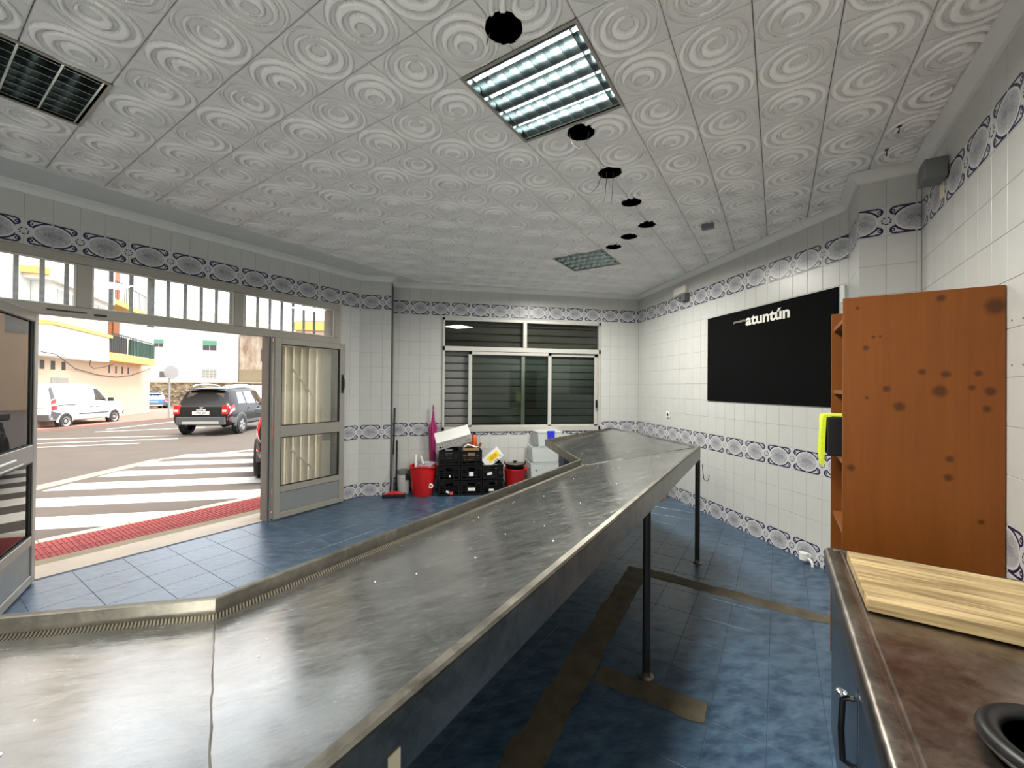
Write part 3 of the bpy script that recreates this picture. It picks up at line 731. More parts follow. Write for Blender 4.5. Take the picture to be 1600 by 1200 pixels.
# ------------------------------------------------------------------ stainless fish counter in three mitred runs
CL = [(-2.6, 1.349), (-.661, 1.408), (1.263, 3.513), (1.325, 4.888)]      # customer-side (low) edge
CH = [(-2.57, .40), (-.232, .4795), (2.294, 3.252), (2.213, 4.87)]         # worker-side (high) edge
def cpt(k, q, z): return Vector((CL[k][0] + (CH[k][0] - CL[k][0]) * q, CL[k][1] + (CH[k][1] - CL[k][1]) * q, z))
TRAY_Z0, TRAY_Z1 = .824, 1.003
def fish_counter():
    t = thing('fish_counter', 'long angled stainless steel display counter with sloping trays across the shop', 'counter', (0, 0, 0))
    for k in range(3):
        def strip(prof, name, mats, uv=False, smooth=0, par=t, closed=False):
            mb = MB(); L = (cpt(k + 1, .04, 0) - cpt(k, .04, 0)).length; n = len(prof)
            vs = [cpt(k, q, z) for q, z in prof] + [cpt(k + 1, q, z) for q, z in prof]
            fs = [(i, (i + 1) % n, n + (i + 1) % n, n + i) for i in range(n if closed else n - 1)]
            mb.add(vs, fs, 0, [[(0, 0), (0, .04), (L, .04), (L, 0)] for _ in fs] if uv else None)
            return mb.build(name, mats, par, smooth=smooth)
        tr = strip([(.052, TRAY_Z0), (.958, TRAY_Z1), (.968, 1.013), (.972, 1.016), (.972, .985), (.052, TRAY_Z0 - .02)], 'tray', ['steel'], closed=True, smooth=12)
        strip([(.972, 1.016), (.994, 1.018), (1.0, 1.013), (1.0, .903), (.985, .897), (.985, .96), (.972, .985)], 'rim', ['steel_trim'], closed=True, smooth=20)
        strip([(1.0008, 1.006), (1.0008, .907), (.9995, .905), (.9995, 1.006)], 'skirt', ['steel_skirt'], closed=True)
        strip([(0, .868), (.003, .875), (.021, .875), (.023, .871), (.023, .829), (.019, .823), (.0, .80)], 'lip', ['steel_trim'], closed=True, smooth=12)
        strip([(.023, .8285), (.052, .8245), (.052, .815), (.023, .815)], 'drain_strip', ['drain_grid'], uv=True, closed=True)
    # mitre folds and the weld of the near joint
    for k, r in ((1, .0015), (2, .0035)):
        N = 24; pts = []
        for i in range(N + 1):
            q = .054 + (.955 - .054) * i / N; p = cpt(k, q, TRAY_Z0 + (TRAY_Z1 - TRAY_Z0) * (q - .052) / .906)
            pts.append(p + Vector((random.uniform(-1, 1) * .0015 * (k == 1), 0, .0005)))
        MB().tube(pts, [r * random.uniform(.7, 1.4) if k == 1 else r for _ in pts], 6).build('weld_seam', ['steel_trim'], t, smooth=60)
    # closing lip at the far end of the short wing
    a, b = cpt(3, 0, .872), cpt(3, 1, 1.018); dn = Vector((0, .018, 0)); mb = MB()
    mb.add([a + Vector((0, -.004, .004)), b + Vector((0, -.004, .004)), b + dn + Vector((0, 0, .004)), a + dn + Vector((0, 0, .004)), a + Vector((0, -.004, -.075)), b + Vector((0, -.004, -.115)), b + dn - Vector((0, 0, .115)), a + dn - Vector((0, 0, .075))],
           [(0, 1, 2, 3), (7, 6, 5, 4), (0, 4, 5, 1), (1, 5, 6, 2), (2, 6, 7, 3), (3, 7, 4, 0)]); mb.build('end_lip', ['steel_trim'], t, bevel=.003)
    # closed customer side under the lip, seen from behind only as darkness
    for k in (0, 1):
        a0, a1, b0, b1 = cpt(k, .03, 0), cpt(k + 1, .03, 0), cpt(k, .05, 0), cpt(k + 1, .05, 0)
        MB().prism([a0.xy.to_tuple(), a1.xy.to_tuple(), b1.xy.to_tuple(), b0.xy.to_tuple()], .0, .80).build('front_panel', ['steel_skirt'], t)
    for (x, y, top) in ((2.258, 3.236, .90), (1.105, 2.008, .905), (2.19, 4.80, .9)):
        mb = MB(); mb.tube([(x, y, .012), (x, y, top)], .0205, 14); mb.build('leg', ['dark_pipe'], t, smooth=50)
        MB().lathe([(.0, 0), (.038, 0), (.040, .004), (.034, .010), (.024, .013), (.022, .03), (.0, .03)], (x, y, 0), 18).build('foot', ['steel_trim'], t, smooth=40)
    return t
fish_counter()
# paper tag stuck on the counter skirt
ta = Vector((CH[2][0] - CH[1][0], CH[2][1] - CH[1][1], 0)).normalized(); nb = Vector((ta.y, -ta.x, 0))
P = Vector((CH[1][0], CH[1][1], 0)) + ta * .255 + nb * .002
mb = MB(); mb.obox(P + Vector((0, 0, .93)), ta * .012, nb * .0012, Vector((0, 0, .02))); tag(mb.build('paper_tag', ['cream_plastic']), 'small cream tag stuck on the dark counter skirt at the bottom edge', 'tag')
mb = MB(); hx, hy = 2.285, 3.21
mb.tube([(hx, hy, .86), (hx + .005, hy, .80), (hx + .012, hy - .004, .735), (hx + .022, hy - .01, .722), (hx + .036, hy - .016, .722), (hx + .046, hy - .021, .735), (hx + .049, hy - .023, .775)], .003, 6)
tag(mb.build('wire_hook', ['dark_pipe'], smooth=50), 'thin bent wire hook hanging from the far counter leg', 'hook')
# dried scales and flakes left on the steel
def flakes():
    mb = MB(); rnd = random.Random(11); n = 0
    while n < 60:
        k = rnd.choice((1, 1, 1, 1, 0, 2)); f = rnd.random() ** .8; q = rnd.uniform(.12, .93); a = cpt(k, q, 0); b = cpt(k + 1, q, 0); p = a.lerp(b, f)
        if k == 1 and rnd.random() < .35 and f < .3: continue
        p.z = TRAY_Z0 + (TRAY_Z1 - TRAY_Z0) * (q - .052) / .906 + .0008; r = rnd.uniform(.001, .0034); an = rnd.random() * 6; ar = rnd.uniform(.4, 1)
        poly = [(p.x + math.cos(an) * r * math.cos(i * 1.05) - math.sin(an) * r * ar * math.sin(i * 1.05), p.y + math.sin(an) * r * math.cos(i * 1.05) + math.cos(an) * r * ar * math.sin(i * 1.05)) for i in range(6)]
        mb.prism(poly, p.z - .002, p.z + .0012); n += 1
    o = tag(mb.build('fish_scales', ['paper']), 'tiny white dried flakes scattered over the steel counter top', 'flakes'); stuff(o)
flakes()

# ------------------------------------------------------------------ low refrigerated worktop on the right
def worktop():
    t = thing('refrigerated_worktop', 'brown tinted steel worktop on a dark cabinet under the pine bookcase', 'counter', SN(0, 0, 0), ROTB)
    s0, s1, nf, nb2 = -1.2, 2.2, -.17, NEAR_N + .004
    mb = MB(); prof = [(nf, .845), (nf + .002, .838), (nf, .79), (nf - .02, .79), (nf - .02, .82), (nb2, .82), (nb2, .85), (nf - .042, .85), (nf - .045, .846), (nf - .052, .846), (nf - .055, .85), (nf - .012, .853), (nf - .004, .851)]
    # top plate with a rolled front edge and a drip groove
    prof = [(nb2, .81), (nb2, .85), (nf - .058, .85), (nf - .054, .8455), (nf - .046, .8455), (nf - .042, .852), (nf - .014, .852), (nf - .005, .848), (nf, .838), (nf, .785), (nf - .018, .785), (nf - .018, .81)]
    n = len(prof); mb.add([(s, a, b) for s in (s0, s1) for a, b in prof], [(i, (i + 1) % n, n + (i + 1) % n, n + i) for i in range(n)] + [tuple(range(n)), tuple(range(2 * n - 1, n - 1, -1))]); mb.build('top', ['worktop_steel'], t, smooth=40)
    box(s0, s1 + .001, nb2, nb2 + .016, .85, .862).build('upstand', ['worktop_steel'], t, bevel=.003)
    box(s1 - .02, s1, nf - .03, nb2 + .01, .85, .856).build('end_rim', ['worktop_steel'], t, bevel=.002)
    box(s0, 2.165, nf - .035, nb2 + .02, .012, .81).build('body', ['fridge_steel'], t, bevel=.004)
    for a, b in ((1.50, 2.155), (.82, 1.485), (.14, .805)):
        d = box(a, b, nf - .034, nf - .022, .11, .77).build('cabinet_door', ['fridge_steel'], t, bevel=.005)
        mb = MB(); mb.tube([(a + .06, nf - .022, .42), (a + .06, nf + .004, .43), (a + .06, nf + .008, .52), (a + .06, nf + .004, .61), (a + .06, nf - .022, .62)], .008, 8); mb.build('handle', ['black_plastic'], d, smooth=50)
        MB().lathe([(0, 0), (.014, 0), (.015, .006), (.008, .011), (0, .012)], (a + .06, nf + .006, .625), 14).build('knob', ['chrome'], d, smooth=40)
    return t
worktop()
def chopping_board():
    t = thing('chopping_board', 'thick worn wooden chopping board lying on the right-hand worktop', 'board', SN(1.847, -.50, .8565), ROTB)
    mb = MB(); mb.box(-.217, .217, -.27, .27, 0, .038); o = mb.build('board', ['board_wood'], t, bevel=.004)
    MB().box(-.212, -.19, -.271, .2715, .004, .03).build('worn_edge', ['scrap_wood'], t, bevel=.003)
chopping_board()
def basin():
    t = thing('rubber_pot', 'round black pot with a thick rolled rim on the brown worktop', 'pot', SN(1.155, -.455, .8505), ROTB)
    R0 = .13; MB().lathe([(.0, .004), (R0 - .022, .004), (R0 - .012, .03), (R0 - .024, .012), (0, .010)], (0, 0, 0), 40).build('bowl', ['black_plastic'], t, smooth=40)
    prof = [(R0 - .018 + .018 * math.cos(q), .022 + .017 * math.sin(q)) for q in [2 * math.pi * i / 12 for i in range(13)]]; MB().lathe(prof, (0, 0, 0), 48).build('rolled_rim', ['black_plastic'], t, smooth=60)
basin()

# ------------------------------------------------------------------ pine bookcase, open side towards the counter
def bookcase():
    t = thing('bookcase', 'tall orange stained pine bookcase standing side-on against the near wall', 'bookcase', SN(2.53, NEAR_N + .004, 0), ROTB)
    D, Wd, Hh = .527, .52, 1.965
    box(0, .02, 0, D, 0, Hh).build('side_panel', ['pine_stained'], t, bevel=.0015)
    box(Wd - .02, Wd, 0, D, 0, Hh).build('side_panel', ['pine_stained'], t, bevel=.0015)
    box(.02, Wd - .02, 0, .008, .06, Hh - .03).build('back_panel', ['shelf_wood'], t)
    for z in (.06, .44, .80, 1.15, 1.50, 1.86): box(.02, Wd - .02, .008, D - .01, z, z + .022).build('shelf', ['shelf_wood'], t, bevel=.001)
    box(.02, Wd - .02, D - .04, D - .02, .0, .06).build('plinth', ['shelf_wood'], t)
bookcase()
def box_and_towel():
    t = tag(MB().box(-.11, .11, -.085, .085, 0, .205).build('storage_box', ['black_plastic'], None, SN(2.86, -.31, 1.1725), ROTB, bevel=.006), 'matt black box jutting from a bookcase shelf beside the lime towel', 'box')
    # towel folded over the outer face of the box
    outer = [(-.03, .216), (.05, .219), (.09, .217), (.102, .208), (.107, .19), (.110, .10), (.112, .0), (.111, -.05), (.108, -.062)]
    inner = [(.098, -.055), (.095, .0), (.091, .10), (.088, .20), (.06, .2085), (-.03, .2085)]; rows = []
    for k in range(9): rows.append([(-.08 + .16 * k / 8, y + .003 * math.sin(k * 1.7 + z * 30), z + (.006 * math.sin(k * 2.2) if z < -.04 else 0)) for y, z in outer + inner])
    mb = MB(); mb.grid(rows, close=True); n = len(rows[0]); mb.f += [tuple(range(n)), tuple(range(8 * n, 9 * n))]; mb.m += [0, 0]; mb.uv += [None, None]
    tag(mb.build('hand_towel', ['lime_cloth'], None, SN(2.86, -.31, 1.1725), ROTB, smooth=60), 'lime yellow cloth draped over the black box by the bookcase', 'towel')
box_and_towel()

# ------------------------------------------------------------------ black sign with lettering on the right wall
def sign():
    t = thing('shop_sign', 'large black sign board with white lettering on the tiled wall', 'sign', (3.247 - .001, 4.46, 1.376), R(-90))
    box(0, 1.64, -.012, 0, 0, .992).build('board', ['black_board'], t, bevel=.001)
    def put(txt, size, x, z, bold, sx, mat, nm):
        o = link(nm, text_mesh(txt, size, mat, bold, sx, .0008), t, (x, -.0135, z), (R(90), 0, 0)); return o
    a = put('atuntún', .155, .625, .822, .0048, .92, 'white_letter', 'lettering'); ws = max(v.co.x for v in a.data.vertices)
    for v in a.data.vertices: v.co.x *= .553 / ws
    b = put('pescadería', .038, .445, .868, .0004, 1, 'grey_letter', 'lettering'); ws = max(v.co.x for v in b.data.vertices)
    for v in b.data.vertices: v.co.x *= .172 / ws
sign()
# ------------------------------------------------------------------ small fittings
def fittings():
    t = thing('emergency_light', 'cream emergency light box high on the right wall', 'light', (3.246, 5.145, 2.775), R(-90))
    box(0, .28, -.035, 0, 0, .12).build('base', ['cream_plastic'], t, bevel=.004)
    box(.012, .268, -.052, -.033, .012, .108).build('diffuser', ['white_plastic'], t, bevel=.008)
    t = thing('speaker_box', 'small dark grey box just under the emergency light', 'box', (3.246, 4.98, 2.675), R(-90))
    box(0, .14, -.075, 0, 0, .092).build('body', ['grey_plastic'], t, bevel=.006); box(.03, .06, -.09, -.074, .03, .06).build('bracket', ['grey_plastic'], t)
    t = thing('wall_socket', 'white wall socket above the border near the back corner', 'socket', (3.246, 5.36, 1.105), R(-90))
    box(0, .085, -.012, 0, 0, .085).build('plate', ['white_plastic'], t, bevel=.004); MB().lathe([(.03, 0), (.03, -.004), (.022, -.004), (.020, .004), (0, .004)], (.0425, -.012, .0425), 20, axis='y').build('outlet', ['pale_plastic'], t)
    t = thing('cable_box', 'small white trunking end beside the sign by the pillar', 'box', (3.246, 2.795, 2.23), R(-90))
    box(0, .04, -.02, 0, 0, .14).build('body', ['pale_plastic'], t, bevel=.003)
    t = thing('motion_sensor', 'grey wedge sensor on a bracket above the near wall border', 'sensor', SN(3.36, NEAR_N + .001, 2.69), ROTB + math.pi)
    box(0, .07, -.004, 0, -.06, .10).build('back_plate', ['cream_plastic'], t, bevel=.002)
    mb = MB(); mb.yprism([(.01, .03), (.15, .03), (.15, .145), (.04, .145), (.01, .11)], -.10, -.004); mb.build('body', ['grey_plastic'], t, bevel=.006)
    t = thing('smoke_detector', 'small grey box hanging from the ceiling near the right wall', 'detector', SN(4.059, .534, CEIL - .07), ROTB)
    box(-.03, .03, -.05, .05, 0, .045).build('body', ['grey_plastic'], t, bevel=.005); box(-.022, .022, -.03, .03, .045, .075).build('mount', ['pale_plastic'], t)
    for k, (s, n_) in enumerate(((3.153, -.578), (3.423, -.571))):
        h = thing('ceiling_hook', ('nearer' if k == 0 else 'farther') + ' of two rusty hooks in the ceiling above the bookcase', 'hook', SN(s, n_, CEIL - .002), ROTB, 'rusty ceiling hooks')
        MB().lathe([(0, 0), (.012, 0), (.012, -.004), (0, -.006)], (0, 0, 0), 12).build('plate', ['rust'], h)
        MB().tube([(0, 0, -.004), (0, 0, -.022), (.004, 0, -.030), (.013, 0, -.034), (.022, 0, -.028), (.023, 0, -.018)], .0028, 6).build('hook', ['rust'], h, smooth=60)
    t = thing('water_tap', 'white plastic pipe end by the floor beside the worktop', 'pipe', (3.246, 3.10, .0), R(-90))
    MB().tube([(.02, -.0, .055), (.02, -.05, .055)], .026, 14).tube([(.02, -.05, .055), (.08, -.055, .05), (.10, -.055, .03), (.105, -.056, .0)], .011, 10).build('pipe', ['white_plastic'], t, smooth=50)
    MB().lathe([(.0, -.03), (.032, -.03), (.034, .03), (0, .03)], (.02, -.06, .06), 18).build('coupling', ['white_plastic'], t, smooth=40)
    # loose wires from the ceiling holes
    def wire(lbl, h, paths):
        mb = MB()
        for p in paths: mb.tube([SN(h[0] + a, h[1] + b, CEIL + c) for a, b, c in p], .0022, 5)
        tag(mb.build('loose_wire', ['wire'], smooth=60), lbl, 'wire', 'loose wires in ceiling holes')
    wire('looped wire hanging from the hole behind the bright light', HOLES[1], [[(-.03, .06, .06), (-.04, .055, -.02), (-.03, .04, -.075), (0, .012, -.095), (.02, -.02, -.07), (.02, -.04, -.01), (.02, -.05, .05)]])
    wire('three long bare wires dangling from the third ceiling hole', HOLES[2], [[(-.03, .05, .05), (-.04, .05, -.03), (-.05, .075, -.10), (-.06, .115, -.135)], [(-.02, .02, .05), (-.02, .02, -.06), (-.02, .03, -.18), (-.02, .07, -.30)], [(.0, -.02, .05), (0, -.02, -.08), (0, -.01, -.22), (.01, -.012, -.33), (.03, -.03, -.40)]])
    wire('short wire curl at the biggest ceiling hole nearest the viewer', HOLES[0], [[(0, .06, .05), (-.01, .065, .0), (.0, .085, -.012), (.015, .10, -.016)]])
    # drilled fixing holes in the near wall tiles
    for i, (s, z) in enumerate(((2.49, 1.81), (2.40, 1.807), (2.49, 1.629), (2.40, 1.627))):
        MB().lathe([(.0, -.0006), (.0045, -.0006), (.0045, .004), (0, .004)], (0, 0, 0), 10, axis='y').build('screw_hole', ['gasket'], bpy.data.objects['wall_near'], (3.735 - s, 0, z))
fittings()
# scrap of wood on the floor at the far corner
tag(MB().obox((3.16, 5.32, .055), (.05, .14, 0), (.02, -.007, 0), (0, 0, .055)).build('timber_offcut', ['scrap_wood'], bevel=.003), 'short timber offcut leaning at the back right floor corner', 'timber')

# ------------------------------------------------------------------ things piled under the back window
def crate_shell(w, d, h):
    mb = MB(); t = .008
    mb.box(0, w, 0, d, .0, .008)
    for y in (0, d - t):
        mb.box(0, w, y, y + t, 0, .03).box(0, w, y, y + t, h - .03, h); mb.box(0, .02, y, y + t, .03, h - .03).box(w - .02, w, y, y + t, .03, h - .03)
        for z in (.055, .085, .115): mb.box(.02, w - .02, y + .001, y + t - .001, z, z + .016)
        for x in (.08, w - .095): mb.box(x, x + .014, y, y + t, .03, h - .03)
        mb.box(.02, .085, y + .001, y + t - .001, .145, h - .03).box(w - .085, w - .02, y + .001, y + t - .001, .145, h - .03)
    for x in (0, w - t):
        mb.box(x, x + t, t, d - t, 0, .03).box(x, x + t, t, d - t, h - .03, h)
        for z in (.055, .085, .115, .145): mb.box(x + .001, x + t - .001, t, d - t, z, z + .016)
        for k in range(4): y = d * (k + .5) / 4; mb.box(x, x + t, y - .008, y + .008, .03, h - .03)
    mb.box(-.003, w + .003, -.005, 0, h - .014, h).box(-.003, w + .003, d, d + .005, h - .014, h)
    return mb.mesh('shell', 'crate_plastic')
def crates():
    W, D, Hh = .296, .40, .207; me = crate_shell(W, D, Hh); X = (.042, .347, .652)
    pos = ['left', 'middle', 'right']; lev = ['bottom', 'second', 'top']
    lab = {(0, 0): [(.10, .055, .045, .028, 'paper', 25), (.155, .018, .045, .042, 'red_paper', 0)], (1, 0): [(.10, .065, .10, .045, 'paper', 2)], (2, 0): [(.09, .05, .07, .03, 'paper', 0)],
           (0, 1): [(.145, .05, .018, .032, 'paper', 0)], (1, 1): [(.115, .06, .06, .055, 'paper', 0)], (2, 1): [(.07, .06, .07, .035, 'paper', -14)]}
    for r in range(3):
        for c in range(3):
            if r == 2 and c == 2: continue
            o = thing('plastic_crate', 'black slotted plastic crate, %s of the %s stack under the window' % (lev[r] if not (c == 2 and r == 1) else 'top', pos[c]), 'crate', (X[c] + random.uniform(-.001, .001), 5.74 + random.uniform(0, .012), r * .2085 + .001), 0, 'black crates under the window')
            link('shell', me, o)
            for (x, z, w, h, m, a) in lab.get((c, r), []):
                MB().box(0, w, -.0025, -.0005, 0, h).build('label_tag', [m], o, (x, 0, z), (0, R(a), 0))
crates()
def basket():
    t = thing('white_basket', 'white slotted plastic basket tipped over on top of the left crate stack', 'basket', (.24, 5.86, .80)); L, Dp, Ww = .485, .13, .23
    a = Vector((math.cos(R(15)), 0, math.sin(R(15)))); b0 = Vector((.0, -.50, .866)); b = (b0 - a * b0.dot(a)).normalized(); c = a.cross(b)   # b: outward normal of the basket floor, c: down-front
    if c.z > 0: c = -c
    mb = MB(); mb.obox(b * .063, a * (L / 2), b * .004, c * (Ww / 2)); mb.build('basket_floor', ['white_plastic'], t, bevel=.003)
    mb = MB()
    for sgn in (-1, 1):
        for q, hh in ((.05, .012), (-.055, .012), (.0, .004)): mb.obox(c * (sgn * Ww / 2) + b * q, a * (L / 2), b * hh, c * .003)
        for k in range(13): mb.obox(c * (sgn * Ww / 2) + a * (-L / 2 + L * (k + .5) / 13), a * .006, b * .065, c * .003)
        for q, hh in ((.05, .012), (-.055, .012), (.0, .004)): mb.obox(a * (sgn * L / 2) + b * q, a * .003, b * hh, c * (Ww / 2))
        for k in range(7): mb.obox(a * (sgn * L / 2) + c * (-Ww / 2 + Ww * (k + .5) / 7), a * .003, b * .065, c * .006)
    mb.build('slotted_sides', ['white_plastic'], t)
basket()
def bucket():
    t = thing('red_bucket', 'big round red flexible tub with two handles standing left of the crates', 'bucket', (-.170, 5.88, 0))
    prof = [(0, .0), (.135, .0), (.142, .008), (.186, .395), (.194, .40), (.194, .41), (.180, .41), (.178, .395), (.134, .015), (0, .012)]
    MB().lathe(prof, (0, 0, 0), 40).build('tub', ['red_plastic'], t, smooth=40)
    for sg, yy in ((-1, -1), (1, 1)):
        pts = [(.155 * math.cos(q) * 1.0, yy * (.115 + .075 * math.sin(q)), .385 + .035 * math.sin(q)) for q in [math.pi * k / 10 for k in range(11)]]
        MB().tube(pts, .011, 8).build('handle', ['red_plastic'], t, smooth=60)
    MB().lathe([(0, 0), (.034, 0), (.034, -.004), (0, -.005)], (.108, -.128, .15), 14, axis='y').build('sticker', ['paper'], t)
    MB().lathe([(0, 0), (.014, 0), (.014, -.003), (0, -.003)], (.108, -.133, .15), 10, axis='y').build('sticker_print', ['grey_plastic'], t)
    o = tag(MB().lathe([(0, .0), (.10, .0), (.13, .05), (.135, .075), (.128, .075), (.12, .05), (0, .012)], (0, 0, 0), 28).build('steel_pan', ['galvanised'], None, (-.14, 5.90, .365), smooth=40), 'steel pan sitting inside the big red tub', 'pan')
    tag(MB().tube([(-.262, 5.84, .20), (-.268, 5.82, .40), (-.272, 5.82, .575)], .017, 12).build('white_tube', ['white_plastic'], smooth=50), 'upright white tube sticking out of the red tub', 'tube')
    s = thing('scraper', 'white handled scraper slanting out of the red tub', 'scraper', (-.15, 5.80, .30))
    MB().obox((-.03, 0, .20), (.012, 0, .004), (0, .008, 0), (-.018, 0, .055)).build('grip', ['white_plastic'], s, bevel=.004); MB().obox((.005, 0, .105), (.009, 0, .003), (0, .005, 0), (-.014, 0, .05)).build('shaft', ['black_plastic'], s, bevel=.002)
bucket()
def bin_():
    t = thing('lidded_bin', 'small pale bin with a dark lid between the broom and red tub', 'bin', (-.445, 6.03, 0))
    MB().lathe([(0, 0), (.078, 0), (.082, .01), (.092, .28), (.088, .28), (0, .27)], (0, 0, 0), 28).build('body', ['pale_plastic'], t, smooth=40)
    MB().lathe([(.0, .335), (.05, .335), (.085, .325), (.098, .30), (.098, .275), (.09, .275), (0, .28)], (0, 0, 0), 28).build('lid', ['grey_plastic'], t, smooth=40)
    MB().box(.03, .09, -.098, -.075, .20, .29).build('clip', ['black_plastic'], t, bevel=.008)
bin_()
def broom():
    t = thing('broom', 'black and red broom with a tall dark handle in the corner', 'broom', (-.55, 5.80, 0))
    MB().box(-.155, .145, -.05, .05, .0, .045).build('bristles', ['black_plastic'], t, bevel=.006)
    mb = MB(); mb.yprism([(-.14, .045), (.13, .045), (.08, .062), (-.02, .085), (-.09, .062)], -.035, .035); mb.build('head', ['red_plastic'], t, bevel=.006)
    MB().tube([(-.03, 0, .08), (-.036, .18, .55)], .013, 10).build('lower_handle', ['grey_plastic'], t, smooth=60)
    MB().tube([(-.036, .18, .55), (-.04, .36, 1.20)], .013, 10).build('upper_handle', ['black_plastic'], t, smooth=60)
    d = thing('dustpan', 'dustpan with a shorter black upright handle beside the broom', 'dustpan', (-.535, 6.05, 0))
    mb = MB(); mb.yprism([(-.085, 0), (-.01, 0), (-.01, .07), (-.018, .07), (-.025, .012), (-.085, .006)], -.11, .11); mb.build('pan', ['black_plastic'], d)
    MB().tube([(-.014, 0, .05), (-.018, .10, .73)], .011, 10).build('handle', ['black_plastic'], d, smooth=60)
broom()
def parasol():
    t = thing('folded_umbrella', 'folded magenta umbrella leaning upright against the wall by the window', 'umbrella', (-.04, 6.155, 0))
    prof = [(.012, .18), (.026, .36), (.034, .5), (.042, .66), (.050, .82), (.056, .90), (.046, .95), (.028, .985), (.018, 1.04), (.012, 1.10), (.010, 1.15)]; rows = []
    for i, (r, z) in enumerate(prof): rows.append([(r * (1 + .22 * math.cos(8 * q + i * .25)) * math.cos(q) - (1.1 - z) * .015, r * .9 * (1 + .22 * math.cos(8 * q + i * .25)) * math.sin(q) - .004, z) for q in [2 * math.pi * k / 32 for k in range(32)]])
    mb = MB(); mb.grid(rows, close=True); mb.build('canopy', ['pink_cloth'], t, smooth=70)
    MB().tube([(-.018, 0, .002), (-.014, 0, .20)], .005, 8).build('tip', ['grey_plastic'], t)
    MB().tube([(0, 0, 1.13), (-.001, 0, 1.245)], .0085, 10).obox((0, 0, 1.20), (.018, 0, 0), (0, .006, 0), (0, 0, .007)).build('handle', ['pink_cloth'], t, smooth=50)
    MB().tube([(.03, -.05, .60), (.045, -.055, .48), (.07, -.05, .42)], .006, 6).build('strap', ['pink_cloth'], t, smooth=60)
parasol()
def loose_items():
    t = thing('cardboard_box', 'open brown cardboard box stuffed with packaging in the middle crate', 'box', (.372, 5.79, .46))
    W, D, Hh = .24, .24, .19; mb = MB(); mb.box(0, W, 0, D, 0, .005).box(0, W, 0, .005, 0, Hh).box(0, W, D - .005, D, 0, Hh).box(0, .005, 0, D, 0, Hh).box(W - .005, W, 0, D, 0, Hh); mb.build('body', ['cardboard'], t)
    MB().add([(0, D, Hh), (W, D, Hh), (W - .02, D + .03, Hh + .10), (.10, D + .03, Hh + .11), (0, D + .004, Hh), (W, D + .004, Hh), (W - .02, D + .034, Hh + .10), (.10, D + .034, Hh + .11)], [(0, 1, 2, 3), (7, 6, 5, 4), (0, 4, 5, 1), (1, 5, 6, 2), (2, 6, 7, 3), (3, 7, 4, 0)]).build('flap', ['cardboard'], t)
    MB().add([(W, 0, Hh), (W, D, Hh), (W + .03, D, Hh + .05), (W + .035, .02, Hh + .06), (W + .004, 0, Hh), (W + .004, D, Hh), (W + .034, D, Hh + .05), (W + .039, .02, Hh + .06)], [(0, 1, 2, 3), (7, 6, 5, 4), (0, 4, 5, 1), (1, 5, 6, 2), (2, 6, 7, 3), (3, 7, 4, 0)]).build('flap', ['cardboard'], t)
    mb = MB(); mb.tube([(.02, .04, Hh + .01), (.07, .03, Hh + .045), (.13, .04, Hh + .03), (.19, .05, Hh + .0), (.225, .06, Hh + .01)], [.008, .016, .012, .013, .006], 8); tag(mb.build('crumpled_bag', ['paper'], None, (.372, 5.78, .465), smooth=60), 'crumpled white bag on top of the cardboard box', 'bag')
    mb = MB(); mb.lathe([(0, -.02), (.05, -.012), (.068, .005), (.05, .022), (0, .03)], (.075, .08, Hh + .012), 12); tag(mb.build('green_packet', ['green_leaf'], None, (.372, 5.79, .465), smooth=60), 'dull green packet lying in the cardboard box', 'packet')
    b = thing('sauce_bottle', 'orange bottle with a black cap behind the white basket', 'bottle', (.548, 5.95, .635))
    MB().lathe([(0, 0), (.034, 0), (.038, .01), (.038, .13), (.030, .17), (.018, .19), (0, .19)], (0, 0, 0), 20).build('body', ['orange_plastic'], b, smooth=40); MB().lathe([(0, .188), (.021, .188), (.020, .225), (0, .228)], (0, 0, 0), 16).build('cap', ['black_plastic'], b, smooth=40)
    # white carton with a yellow print standing on one edge
    t = thing('printed_carton', 'white carton with yellow and orange print tilted on the right crates', 'carton', (.803, 5.80, .505))
    u = Vector((.224, 0, .183)).normalized(); v = Vector((-.62, 0, .78)); v = (v - u * v.dot(u)).normalized(); w = u.cross(v)
    if w.y > 0: w = -w
    MB().obox((0, .05, 0), u * .145, v * .074, Vector((0, .05, 0))).build('carton', ['paper'], t, bevel=.002)
    MB().obox(u * .02 + v * .012 + Vector((0, -.001, 0)), u * .088, v * .042, Vector((0, .0012, 0))).build('yellow_print', ['yellow_print'], t)
    e = MB().tube([u * (.02 + .05 * math.cos(q)) + v * (.012 + .024 * math.sin(q)) + Vector((0, -.002, 0)) for q in [2 * math.pi * k / 24 for k in range(24)]], .0042, 6, closed=True); e.build('oval_print', ['orange_print'], t)
    MB().obox(u * .02 + v * .012 + Vector((0, -.002, 0)), u * .035, v * .006, Vector((0, .0012, 0))).build('bar_print', ['orange_print'], t)
    for k, (a, c) in enumerate(((-.10, -.055), (.02, -.056), (.10, -.05))): MB().obox(u * a + v * c + Vector((0, -.001, 0)), u * (.035 if k == 1 else .012), v * .006, Vector((0, .001, 0))).build('small_print', ['grey_plastic'], t)
    t = thing('red_tub', 'second red tub half hidden by the counter under the black pot', 'bucket', (1.155, 5.93, 0))
    MB().lathe([(0, 0), (.125, 0), (.132, .01), (.165, .31), (.174, .322), (.172, .332), (.160, .33), (.156, .31), (.12, .25), (0, .25)], (0, 0, 0), 36).build('tub', ['red_plastic'], t, smooth=40)
    MB().tube([(.15, -.07, .30), (.19, -.03, .32), (.19, .03, .32), (.15, .07, .30)], .011, 8).build('handle', ['red_plastic'], t, smooth=60)
    t = thing('cooking_pot', 'black two-handled pot with a pale lid on the red tub', 'pot', (1.15, 5.93, .2515))
